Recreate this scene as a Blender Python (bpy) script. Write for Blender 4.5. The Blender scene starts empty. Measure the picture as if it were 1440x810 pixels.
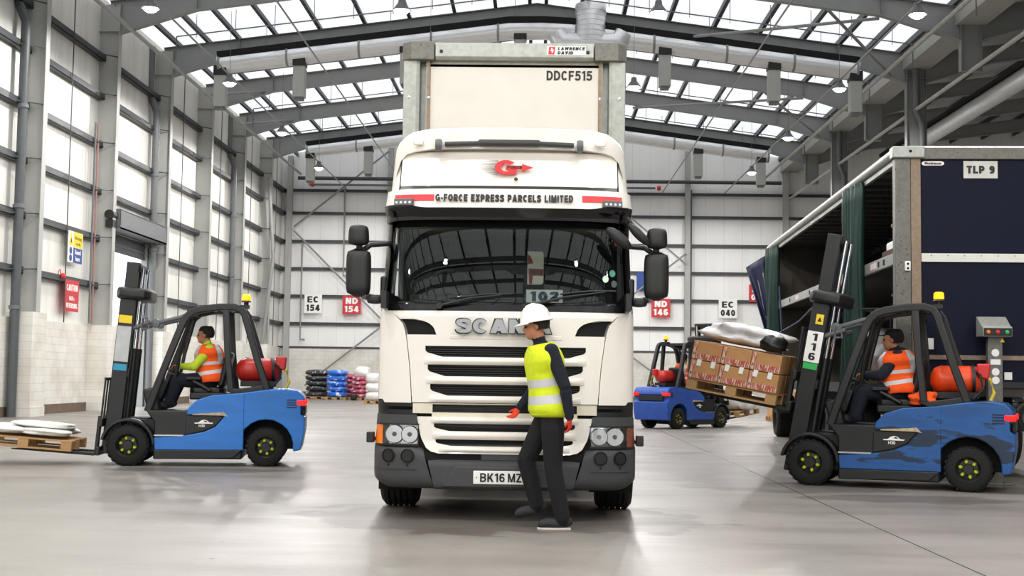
import bpy, bmesh, math, random
import numpy as np
from mathutils import Vector, Matrix, Euler
sc = bpy.context.scene
C = sc.collection
R = math.radians
PI = math.pi
random.seed(7)

# ------------------------------------------------------------------ camera, world, exposure
CAM_H = 1.33
cd = bpy.data.cameras.new('camera'); cam = bpy.data.objects.new('camera', cd); C.objects.link(cam)
cd.sensor_width = 36; cd.lens = 1826/1440*36; cd.clip_end = 400
cam.matrix_world = Matrix.Translation((0, 0, CAM_H)) @ Matrix.Rotation(R(1.21), 4, 'Z') @ Matrix.Rotation(R(90+3.87), 4, 'X') @ Matrix.Rotation(R(0.8), 4, 'Z')
sc.camera = cam
vs = sc.view_settings
vs.view_transform = 'Standard'; vs.look = 'None'; vs.gamma = 1; vs.use_curve_mapping = False
vs.exposure = 0.42
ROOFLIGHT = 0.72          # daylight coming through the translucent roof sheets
LAMP_W = 640.0            # each pendant lamp
SKY = 2.6
w = bpy.data.worlds.new('sky'); sc.world = w; w.use_nodes = True
wb = w.node_tree.nodes['Background']; wb.inputs[0].default_value = (0.9, 0.95, 1, 1); wb.inputs[1].default_value = SKY
try:
    sc.cycles.max_bounces = 7; sc.cycles.diffuse_bounces = 4; sc.cycles.glossy_bounces = 4; sc.cycles.transparent_max_bounces = 8
    sc.cycles.sample_clamp_indirect = 6; sc.cycles.use_denoising = True; sc.cycles.caustics_reflective = False; sc.cycles.caustics_refractive = False
except Exception:
    pass

# ------------------------------------------------------------------ materials
def lin(h):
    h = h.lstrip('#'); v = [int(h[i:i+2], 16)/255 for i in (0, 2, 4)]
    return tuple(c/12.92 if c <= .04045 else ((c+.055)/1.055)**2.4 for c in v)
MATS = {}
def pm(name, hexcol, rough=.5, metal=0, var=.08, scale=6, bump=0, emit=None, es=0, spec=None, coat=0, c2=None, c2t=.62, stretch=None):
    """procedural principled material: noise varies the colour by VAR, or mixes in patches of C2 above the threshold C2T"""
    if name in MATS: return MATS[name]
    m = bpy.data.materials.new(name); m.use_nodes = True; MATS[name] = m
    nt = m.node_tree; n = nt.nodes; l = nt.links
    b = n['Principled BSDF']; b.inputs['Roughness'].default_value = rough; b.inputs['Metallic'].default_value = metal
    if coat: b.inputs['Coat Weight'].default_value = coat; b.inputs['Coat Roughness'].default_value = .08
    if spec is not None: b.inputs['Specular IOR Level'].default_value = spec
    c = lin(hexcol)
    tc = n.new('ShaderNodeTexCoord'); no = n.new('ShaderNodeTexNoise'); no.inputs['Scale'].default_value = scale; no.inputs['Detail'].default_value = 5
    src = tc.outputs['Object']
    if stretch:
        mp = n.new('ShaderNodeMapping'); mp.inputs['Scale'].default_value = stretch; l.new(src, mp.inputs[0]); src = mp.outputs[0]
    l.new(src, no.inputs['Vector'])
    cr = n.new('ShaderNodeValToRGB'); l.new(no.outputs['Fac'], cr.inputs['Fac'])
    e = cr.color_ramp.elements
    e[0].position = .3; e[1].position = .7
    e[0].color = (*[max(0, v*(1-var)) for v in c], 1); e[1].color = (*[min(1, v*(1+var)) for v in c], 1)
    if c2:
        d = lin(c2); e2 = cr.color_ramp.elements.new(c2t); e2.color = e[1].color
        e[-1].position = min(1, c2t+.06); e[-1].color = (*d, 1)
    l.new(cr.outputs['Color'], b.inputs['Base Color'])
    if bump:
        bp = n.new('ShaderNodeBump'); bp.inputs['Strength'].default_value = bump; bp.inputs['Distance'].default_value = .02
        l.new(no.outputs['Fac'], bp.inputs['Height']); l.new(bp.outputs['Normal'], b.inputs['Normal'])
    if emit:
        b.inputs['Emission Color'].default_value = (*lin(emit), 1); b.inputs['Emission Strength'].default_value = es
    return m

def glass(name, tint, k=.92, ior=1.45, rough=0.0):
    m = bpy.data.materials.new(name); m.use_nodes = True; nt = m.node_tree; n = nt.nodes; l = nt.links; n.clear()
    o = n.new('ShaderNodeOutputMaterial'); mix = n.new('ShaderNodeMixShader'); t = n.new('ShaderNodeBsdfTransparent'); g = n.new('ShaderNodeBsdfGlossy')
    f = n.new('ShaderNodeFresnel'); f.inputs[0].default_value = ior; g.inputs['Roughness'].default_value = rough
    t.inputs[0].default_value = (*[v*k for v in tint], 1)
    l.new(f.outputs[0], mix.inputs[0]); l.new(t.outputs[0], mix.inputs[1]); l.new(g.outputs[0], mix.inputs[2]); l.new(mix.outputs[0], o.inputs[0])
    return m

def block_mat(name, ax, col, mortar, cuts):
    """painted concrete blockwork, bricks laid along axis AX; a darker plinth course CUTS metres high"""
    m = bpy.data.materials.new(name); m.use_nodes = True; nt = m.node_tree; n = nt.nodes; l = nt.links
    b = n['Principled BSDF']; b.inputs['Roughness'].default_value = .55
    tc = n.new('ShaderNodeTexCoord'); sp = n.new('ShaderNodeSeparateXYZ'); l.new(tc.outputs['Object'], sp.inputs[0])
    cb = n.new('ShaderNodeCombineXYZ'); l.new(sp.outputs[ax], cb.inputs[0]); l.new(sp.outputs[2], cb.inputs[1])
    br = n.new('ShaderNodeTexBrick'); l.new(cb.outputs[0], br.inputs['Vector'])
    br.inputs['Scale'].default_value = 1; br.inputs['Brick Width'].default_value = .46; br.inputs['Row Height'].default_value = .232; br.inputs['Mortar Size'].default_value = .008; br.inputs['Mortar Smooth'].default_value = .4
    br.inputs['Color1'].default_value = (*lin(col), 1); br.inputs['Color2'].default_value = (*[v*.94 for v in lin(col)], 1); br.inputs['Mortar'].default_value = (*lin(mortar), 1)
    no = n.new('ShaderNodeTexNoise'); no.inputs['Scale'].default_value = 1.3; no.inputs['Detail'].default_value = 6; l.new(tc.outputs['Object'], no.inputs['Vector'])
    mx = n.new('ShaderNodeMix'); mx.data_type = 'RGBA'; mx.blend_type = 'MULTIPLY'; mx.inputs[0].default_value = 1
    cr = n.new('ShaderNodeValToRGB'); cr.color_ramp.elements[0].position = .3; cr.color_ramp.elements[0].color = (.82, .8, .76, 1); cr.color_ramp.elements[1].position = .6; cr.color_ramp.elements[1].color = (1, 1, 1, 1)
    l.new(no.outputs['Fac'], cr.inputs[0]); l.new(br.outputs['Color'], mx.inputs[6]); l.new(cr.outputs[0], mx.inputs[7])
    l.new(mx.outputs[2], b.inputs['Base Color'])
    bp = n.new('ShaderNodeBump'); bp.inputs['Strength'].default_value = .25; bp.inputs['Distance'].default_value = .01; l.new(br.outputs['Fac'], bp.inputs['Height']); bp.invert = True; l.new(bp.outputs[0], b.inputs['Normal'])
    return m

def sheet_mat(name, ax, col, pitch, dirt=.12):
    """profiled cladding sheet: fine vertical joints every PITCH metres along AX and dusty streaks"""
    m = bpy.data.materials.new(name); m.use_nodes = True; nt = m.node_tree; n = nt.nodes; l = nt.links
    b = n['Principled BSDF']; b.inputs['Roughness'].default_value = .45
    tc = n.new('ShaderNodeTexCoord'); sp = n.new('ShaderNodeSeparateXYZ'); l.new(tc.outputs['Object'], sp.inputs[0])
    mo = n.new('ShaderNodeMath'); mo.operation = 'PINGPONG'; mo.inputs[1].default_value = pitch/2; l.new(sp.outputs[ax], mo.inputs[0])
    lt = n.new('ShaderNodeMath'); lt.operation = 'LESS_THAN'; lt.inputs[1].default_value = .006; l.new(mo.outputs[0], lt.inputs[0])
    mp = n.new('ShaderNodeMapping'); mp.inputs['Scale'].default_value = (1, 1, .22); l.new(tc.outputs['Object'], mp.inputs[0])
    no = n.new('ShaderNodeTexNoise'); no.inputs['Scale'].default_value = .9; no.inputs['Detail'].default_value = 7; l.new(mp.outputs[0], no.inputs['Vector'])
    cr = n.new('ShaderNodeValToRGB'); c = lin(col)
    cr.color_ramp.elements[0].position = .3; cr.color_ramp.elements[0].color = (*[v*(1-dirt*1.6) for v in c], 1); cr.color_ramp.elements[1].position = .58; cr.color_ramp.elements[1].color = (*c, 1)
    l.new(no.outputs['Fac'], cr.inputs[0])
    mx = n.new('ShaderNodeMix'); mx.data_type = 'RGBA'; l.new(lt.outputs[0], mx.inputs[0]); l.new(cr.outputs[0], mx.inputs[6]); mx.inputs[7].default_value = (*[v*.6 for v in c], 1)
    l.new(mx.outputs[2], b.inputs['Base Color'])
    return m

def floor_mat():
    m = bpy.data.materials.new('power_floated_concrete'); m.use_nodes = True; nt = m.node_tree; n = nt.nodes; l = nt.links
    b = n['Principled BSDF']
    tc = n.new('ShaderNodeTexCoord'); P = tc.outputs['Object']
    def noise(s, d=6, st=None, rough=.55):
        no = n.new('ShaderNodeTexNoise'); no.inputs['Scale'].default_value = s; no.inputs['Detail'].default_value = d; no.inputs['Roughness'].default_value = rough
        if st:
            mp = n.new('ShaderNodeMapping'); mp.inputs['Scale'].default_value = st; l.new(P, mp.inputs[0]); l.new(mp.outputs[0], no.inputs['Vector'])
        else: l.new(P, no.inputs['Vector'])
        return no.outputs['Fac']
    def ramp(f, a, b_, ca, cb):
        cr = n.new('ShaderNodeValToRGB'); e = cr.color_ramp.elements; e[0].position = a; e[1].position = b_; e[0].color = (*ca, 1); e[1].color = (*cb, 1); l.new(f, cr.inputs[0]); return cr.outputs[0]
    def mult(a, b_, k=1):
        mx = n.new('ShaderNodeMix'); mx.data_type = 'RGBA'; mx.blend_type = 'MULTIPLY'; mx.inputs[0].default_value = k; l.new(a, mx.inputs[6]); l.new(b_, mx.inputs[7]); return mx.outputs[2]
    base = ramp(noise(.35, 7), .3, .7, lin('#85807a'), lin('#98938d'))
    base = mult(base, ramp(noise(1.1, 8, (.35, 1.6, 1)), .35, .6, (.9, .89, .88), (1, 1, 1)))
    base = mult(base, ramp(noise(16, 4), .3, .5, (.9, .9, .89), (1, 1, 1)))
    base = mult(base, ramp(noise(3.2, 3, (.5, 2.2, 1)), .24, .28, (.7, .68, .66), (1, 1, 1)))
    vo = n.new('ShaderNodeTexVoronoi'); vo.inputs['Scale'].default_value = 2.2; l.new(P, vo.inputs['Vector'])
    sx = n.new('ShaderNodeSeparateColor'); l.new(vo.outputs['Color'], sx.inputs[0])
    th = n.new('ShaderNodeMath'); th.operation = 'MULTIPLY'; l.new(sx.outputs[0], th.inputs[0]); th.inputs[1].default_value = .045
    dv = n.new('ShaderNodeMath'); dv.operation = 'SUBTRACT'; l.new(vo.outputs['Distance'], dv.inputs[0]); l.new(th.outputs[0], dv.inputs[1])
    base = mult(base, ramp(dv.outputs[0], .0, .012, (.35, .33, .31), (1, 1, 1)))
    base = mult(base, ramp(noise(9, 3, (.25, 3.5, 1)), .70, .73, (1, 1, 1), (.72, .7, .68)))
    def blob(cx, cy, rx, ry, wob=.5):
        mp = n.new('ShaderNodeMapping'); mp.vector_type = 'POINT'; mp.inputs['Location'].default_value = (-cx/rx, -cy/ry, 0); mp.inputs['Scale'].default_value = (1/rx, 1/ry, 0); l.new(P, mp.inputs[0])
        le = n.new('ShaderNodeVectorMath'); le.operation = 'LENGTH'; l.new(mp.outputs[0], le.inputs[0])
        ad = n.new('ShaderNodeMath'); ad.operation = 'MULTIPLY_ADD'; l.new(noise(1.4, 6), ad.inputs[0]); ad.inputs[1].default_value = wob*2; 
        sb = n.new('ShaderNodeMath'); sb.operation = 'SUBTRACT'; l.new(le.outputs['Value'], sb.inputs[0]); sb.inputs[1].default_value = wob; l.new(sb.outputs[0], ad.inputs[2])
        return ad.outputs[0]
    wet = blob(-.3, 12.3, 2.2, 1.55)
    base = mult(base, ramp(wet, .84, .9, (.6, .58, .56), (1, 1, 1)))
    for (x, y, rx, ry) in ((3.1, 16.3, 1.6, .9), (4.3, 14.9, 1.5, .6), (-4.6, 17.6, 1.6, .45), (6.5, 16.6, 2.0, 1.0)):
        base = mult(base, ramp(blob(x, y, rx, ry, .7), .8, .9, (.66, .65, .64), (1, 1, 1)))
    l.new(base, b.inputs['Base Color'])
    rr = n.new('ShaderNodeMapRange'); l.new(noise(.7, 7, (.5, 1.5, 1)), rr.inputs[0]); rr.inputs[1].default_value = .3; rr.inputs[2].default_value = .7; rr.inputs[3].default_value = .28; rr.inputs[4].default_value = .5; b.inputs['Specular IOR Level'].default_value = .35
    l.new(rr.outputs[0], b.inputs['Roughness'])
    bp = n.new('ShaderNodeBump'); bp.inputs['Strength'].default_value = .06; bp.inputs['Distance'].default_value = .02; l.new(noise(5, 6), bp.inputs['Height']); l.new(bp.outputs[0], b.inputs['Normal'])
    return m

M_white = pm('white_paint', '#ebe6dd', .35, coat=.5, var=.015)
M_whitep = pm('white_panel', '#d5d0c6', .5, var=.03, scale=3)
M_black = pm('black_plastic', '#151516', .45, var=.15)
M_gloss = pm('gloss_black', '#0e0e10', .12, var=.1)
M_dark = pm('dark_void', '#0a0a0a', .9, var=.1)
M_bump = pm('charcoal_plastic', '#3b3c3e', .55, var=.06, scale=30, bump=.1)
M_tyre = pm('tyre_rubber', '#141414', .85, var=.2, scale=12)
M_steel = pm('grey_painted_steel', '#8c8e8d', .5, var=.05, scale=2)
M_steel2 = pm('pale_painted_steel', '#abaca8', .5, var=.05, scale=2)
M_purl = pm('dark_galvanised_rail', '#44474a', .5, metal=.3, var=.1, scale=3)
M_galv = pm('galvanised_steel', '#a3a69f', .45, metal=.35, var=.14, scale=14)
M_galvd = pm('weathered_galvanised', '#6e6d66', .5, metal=.3, var=.2, scale=18, c2='#565048')
M_rust = pm('tan_primer_post', '#8f7c68', .7, var=.16, scale=20)
M_chrome = pm('chrome', '#e6e8ea', .1, metal=1, var=.03)
M_alu = pm('aluminium', '#c9ccce', .3, metal=.9, var=.05)
M_silver = pm('silver_lettering', '#a2a4a6', .3, metal=.3, var=.03)
M_red = pm('signal_red', '#cf2a2c', .4, var=.04)
M_signred = pm('sign_red', '#c62a33', .45, var=.03)
M_signwhite = pm('sign_white', '#f4f3ef', .45, var=.02)
M_signyel = pm('sign_yellow', '#f1cf1e', .45, var=.03)
M_signblue = pm('sign_blue', '#1b3f8a', .45, var=.03)
M_txt = pm('lettering_black', '#111112', .5, var=.05)
M_txtw = pm('lettering_white', '#f6f5f2', .5, var=.02)
M_txtn = pm('lettering_navy', '#20344f', .5, var=.05)
M_blue = pm('scuffed_blue_paint', '#1b5596', .4, var=.25, scale=3, stretch=(.6, 1, 2.4), c2='#182a42', c2t=.52)
M_blue2 = pm('bright_blue_paint', '#2a75c8', .35, var=.12, scale=3, stretch=(.6, 1, 2.4))
M_tan = pm('worn_primer', '#b9a78c', .7, var=.2, scale=20)
M_fork = pm('forklift_black', '#161718', .45, var=.18, scale=9)
M_lime = pm('lime_wheel_nut', '#b6c31c', .5, var=.2, scale=40)
M_orange = pm('orange_cylinder', '#ee4a14', .35, var=.06)
M_orvest = pm('orange_vest', '#ff5a12', .8, var=.06, scale=20, emit='#ff5a12', es=0)
M_yvest = pm('yellow_vest', '#d6e51f', .8, var=.06, scale=20)
M_refl = pm('reflective_tape', '#c9cacb', .4, var=.04)
M_navy = pm('navy_cloth', '#0f1522', .9, var=.15, scale=14)
M_blackcloth = pm('black_cloth', '#0e0e10', .9, var=.18, scale=14, bump=.15)
M_skin = pm('skin', '#b57b5c', .55, var=.08, scale=20)
M_glove = pm('red_glove', '#d63a1d', .8, var=.12, scale=30)
M_shoe = pm('dark_shoe', '#26262a', .75, var=.12)
M_sole = pm('pale_sole', '#cfc9c2', .7, var=.05)
M_helmet = pm('white_helmet', '#f3f1ee', .3, var=.02)
M_hair = pm('dark_hair', '#201813', .8, var=.2, scale=40)
M_blue_trl = pm('navy_trailer_panel', '#070d24', .6, spec=.2, var=.1, scale=3)
M_green = pm('green_curtain', '#0f3028', .5, var=.2, scale=4)
M_navycur = pm('navy_curtain', '#121a3e', .5, var=.15, scale=4)
M_card = pm('cardboard', '#bd8c5a', .8, var=.08, scale=8)
M_wood = pm('pallet_wood', '#b08a5c', .8, var=.18, scale=10, stretch=(1, 8, 8))
M_wrap = pm('stretch_wrap', '#e6e4e2', .25, var=.1, scale=5, bump=.5, coat=.4)
M_tape = pm('red_print_tape', '#b5564a', .7, var=.15, scale=70, stretch=(1, 1, .15), c2='#dcc3ab', c2t=.5)
M_duct = pm('spiral_duct', '#e4e6e8', .32, metal=.6, var=.08, scale=3, stretch=(1, 1, 12))
M_amber = pm('amber_lamp', '#f07a12', .3, var=.04)
M_beacon = pm('amber_beacon_lit', '#ff9a1a', .3, emit='#ff8608', es=2.2, var=.02)
M_tail = pm('red_tail_lamp_lit', '#c01010', .3, emit='#ff0a08', es=2.6, var=.02)
M_led = pm('led_lamp_lit', '#ffffff', .3, emit='#fff6e8', es=18, var=.01)
M_reflector = pm('lamp_reflector', '#d3d5d6', .12, metal=.9, var=.05)
M_cream = pm('cream_card', '#efe6d2', .6, var=.03)
M_grey = pm('mid_grey', '#66696b', .5, var=.08)
M_brown = pm('brown_plinth', '#6e5d50', .8, var=.15, scale=5)
M_greenst = pm('green_sticker', '#2fb457', .5, var=.03)
M_glass = glass('windscreen_glass', (.78, .82, .81), 1, 1.43)
M_lens = glass('headlamp_lens', (.97, .97, .97), 1, 1.4)
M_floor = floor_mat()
M_blockL = block_mat('painted_blockwork_side', 1, '#e9e6df', '#cfcbc3', .3)
M_blockB = block_mat('painted_blockwork_end', 0, '#e6e3dd', '#cfccc6', .3)
M_cladL = sheet_mat('white_cladding_side', 1, '#f0efe9', 1.05)
M_cladB = sheet_mat('white_cladding_end', 0, '#f7f7f6', 1.05, .05)
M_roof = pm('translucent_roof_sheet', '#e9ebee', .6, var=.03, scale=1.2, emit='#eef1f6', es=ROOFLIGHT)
M_roofd = pm('opaque_roof_sheet', '#c9cbcd', .6, var=.04, scale=1.2)
M_yard = pm('yard_concrete', '#d9d6cf', .8, var=.05, scale=1)

# ------------------------------------------------------------------ geometry helpers
def fr(d, up=Vector((0, 0, 1))):
    d = Vector(d).normalized()
    if abs(d.dot(up)) > .98: up = Vector((1, 0, 0))
    u = d.cross(up).normalized(); v = u.cross(d).normalized()
    return u, v
class MB:
    def __init__(s): s.bm = bmesh.new()
    def _f(s, vs):
        try: return s.bm.faces.new(vs)
        except ValueError: return None
    def box(s, c, size, rot=None):
        x, y, z = [v/2 for v in size]; c = Vector(c)
        vs = []
        for sx, sy, sz in ((-1,-1,-1),(1,-1,-1),(1,1,-1),(-1,1,-1),(-1,-1,1),(1,-1,1),(1,1,1),(-1,1,1)):
            p = Vector((sx*x, sy*y, sz*z))
            if rot: p = rot @ p
            vs.append(s.bm.verts.new(c+p))
        for f in ((3,2,1,0),(4,5,6,7),(0,1,5,4),(1,2,6,5),(2,3,7,6),(3,0,4,7)): s._f([vs[i] for i in f])
        return s
    def prism(s, pts, axis, a, b):
        def P(p, t): return {'x': (t, p[0], p[1]), 'y': (p[0], t, p[1]), 'z': (p[0], p[1], t)}[axis]
        va = [s.bm.verts.new(P(p, a)) for p in pts]; vb = [s.bm.verts.new(P(p, b)) for p in pts]
        s._f(list(reversed(va))); s._f(vb); n = len(pts)
        for i in range(n): s._f([va[i], va[(i+1) % n], vb[(i+1) % n], vb[i]])
        return s
    def rings(s, rs, closed=True, caps=True):
        vr = [[s.bm.verts.new(p) for p in r] for r in rs]; n = len(rs[0])
        for a, b in zip(vr, vr[1:]):
            for i in range(n if closed else n-1): s._f([a[i], a[(i+1) % n], b[(i+1) % n], b[i]])
        if caps and closed: s._f(list(reversed(vr[0]))); s._f(vr[-1])
        return s
    def tube(s, path, r, n=8, prof=None, up=Vector((0, 0, 1)), caps=True):
        path = [Vector(p) for p in path]; rs = []
        for i, p in enumerate(path):
            if i == 0: d = path[1]-p
            elif i == len(path)-1: d = p-path[i-1]
            else: d = (path[i+1]-p).normalized()+(p-path[i-1]).normalized()
            u, v = fr(d, up); rr = r[i] if isinstance(r, (list, tuple)) else r
            if prof: rs.append([p+u*a+v*b for a, b in prof])
            else: rs.append([p+u*math.cos(2*PI*k/n)*rr+v*math.sin(2*PI*k/n)*rr for k in range(n)])
        return s.rings(rs, True, caps)
    def cyl(s, a, b, r, r2=None, n=16): return s.tube([a, b], [r, r if r2 is None else r2], n)
    def lathe(s, prof, c, axis=(0, 0, 1), n=24, closed=False):
        ax = Vector(axis).normalized(); u, v = fr(ax); c = Vector(c)
        rs = [[c+ax*h+(u*math.cos(2*PI*k/n)+v*math.sin(2*PI*k/n))*max(r, 1e-4) for k in range(n)] for r, h in prof]
        if closed: rs.append(rs[0]); 
        return s.rings(rs, True, not closed)
    def ell(s, c, rad, rot=None, nu=16, nv=10):
        c = Vector(c); rs = []
        for j in range(nv+1):
            t = -PI/2+PI*j/nv; t = max(-PI/2+.05, min(PI/2-.05, t)); ring = []
            for i in range(nu):
                p = Vector((math.cos(t)*math.cos(2*PI*i/nu)*rad[0], math.cos(t)*math.sin(2*PI*i/nu)*rad[1], math.sin(t)*rad[2]))
                if rot: p = rot @ p
                ring.append(c+p)
            rs.append(ring)
        return s.rings(rs)
    def grid(s, F, nu, nv, thick):
        """closed slab: F(u, v, d) gives the point at depth d (0 front, thick back)"""
        g = [[[s.bm.verts.new(F(i/nu, j/nv, d)) for j in range(nv+1)] for i in range(nu+1)] for d in (0, thick)]
        A, B = g
        for i in range(nu):
            for j in range(nv):
                s._f([A[i][j], A[i+1][j], A[i+1][j+1], A[i][j+1]]); s._f([B[i][j], B[i][j+1], B[i+1][j+1], B[i+1][j]])
        for i in range(nu):
            s._f([A[i][0], B[i][0], B[i+1][0], A[i+1][0]]); s._f([A[i][nv], A[i+1][nv], B[i+1][nv], B[i][nv]])
        for j in range(nv):
            s._f([A[0][j], A[0][j+1], B[0][j+1], B[0][j]]); s._f([A[nu][j], B[nu][j], B[nu][j+1], A[nu][j+1]])
        return s
    def build(s, name, mat, parent=None, smooth=True, bevel=0, ang=38, seg=2):
        bmesh.ops.remove_doubles(s.bm, verts=s.bm.verts, dist=1e-5)
        bmesh.ops.recalc_face_normals(s.bm, faces=s.bm.faces)
        me = bpy.data.meshes.new(name); s.bm.to_mesh(me); s.bm.free()
        for m in (mat if isinstance(mat, (list, tuple)) else [mat]): me.materials.append(m)
        if smooth:
            for p in me.polygons: p.use_smooth = True
            me.set_sharp_from_angle(angle=R(ang))
        o = bpy.data.objects.new(name, me); C.objects.link(o)
        if parent: o.parent = parent
        if bevel:
            b = o.modifiers.new('bevel', 'BEVEL'); b.width = bevel; b.segments = seg; b.limit_method = 'ANGLE'; b.angle_limit = R(40); b.harden_normals = False
        return o
def tag(o, label, cat=None, group=None, kind=None):
    o['label'] = label
    if cat: o['category'] = cat
    if group: o['group'] = group
    if kind: o['kind'] = kind
    return o
def thing(name, label, cat, loc=(0, 0, 0), rz=0, group=None):
    o = bpy.data.objects.new(name, None); C.objects.link(o); o.empty_display_size = .2
    o.location = loc; o.rotation_euler = (0, 0, rz); return tag(o, label, cat, group)
def struct(o, label): return tag(o, label, None, None, 'structure')
def copy_tree(o, parent=None):
    c = o.copy(); C.objects.link(c)
    if parent: c.parent = parent
    for ch in list(o.children): copy_tree(ch, c)
    return c
def text(body, size, mat, parent, loc, rot=(PI/2, 0, 0), name='lettering', bold=0.0, ext=.002, sx=1.0, align='CENTER', spacing=1.0, shear=0):
    cu = bpy.data.curves.new(name, 'FONT'); cu.body = body; cu.size = size; cu.align_x = align; cu.align_y = 'CENTER'
    cu.extrude = ext; cu.offset = bold*size; cu.space_character = spacing; cu.shear = shear; cu.space_line = .95; cu.resolution_u = 4
    t = bpy.data.objects.new(name, cu); C.objects.link(t)
    dg = bpy.context.evaluated_depsgraph_get(); me = bpy.data.meshes.new_from_object(t.evaluated_get(dg))
    bpy.data.objects.remove(t); bpy.data.curves.remove(cu)
    me.materials.clear(); me.materials.append(mat)
    o = bpy.data.objects.new(name, me); C.objects.link(o); o.parent = parent; o.location = loc; o.rotation_euler = rot; o.scale = (sx, 1, 1)
    return o
ORD = ['first', 'second', 'third', 'fourth', 'fifth', 'sixth', 'seventh', 'eighth', 'ninth', 'tenth', 'eleventh', 'twelfth', 'thirteenth', 'fourteenth', 'fifteenth', 'sixteenth', 'seventeenth', 'eighteenth', 'nineteenth', 'twentieth', 'twenty-first', 'twenty-second']
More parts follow.
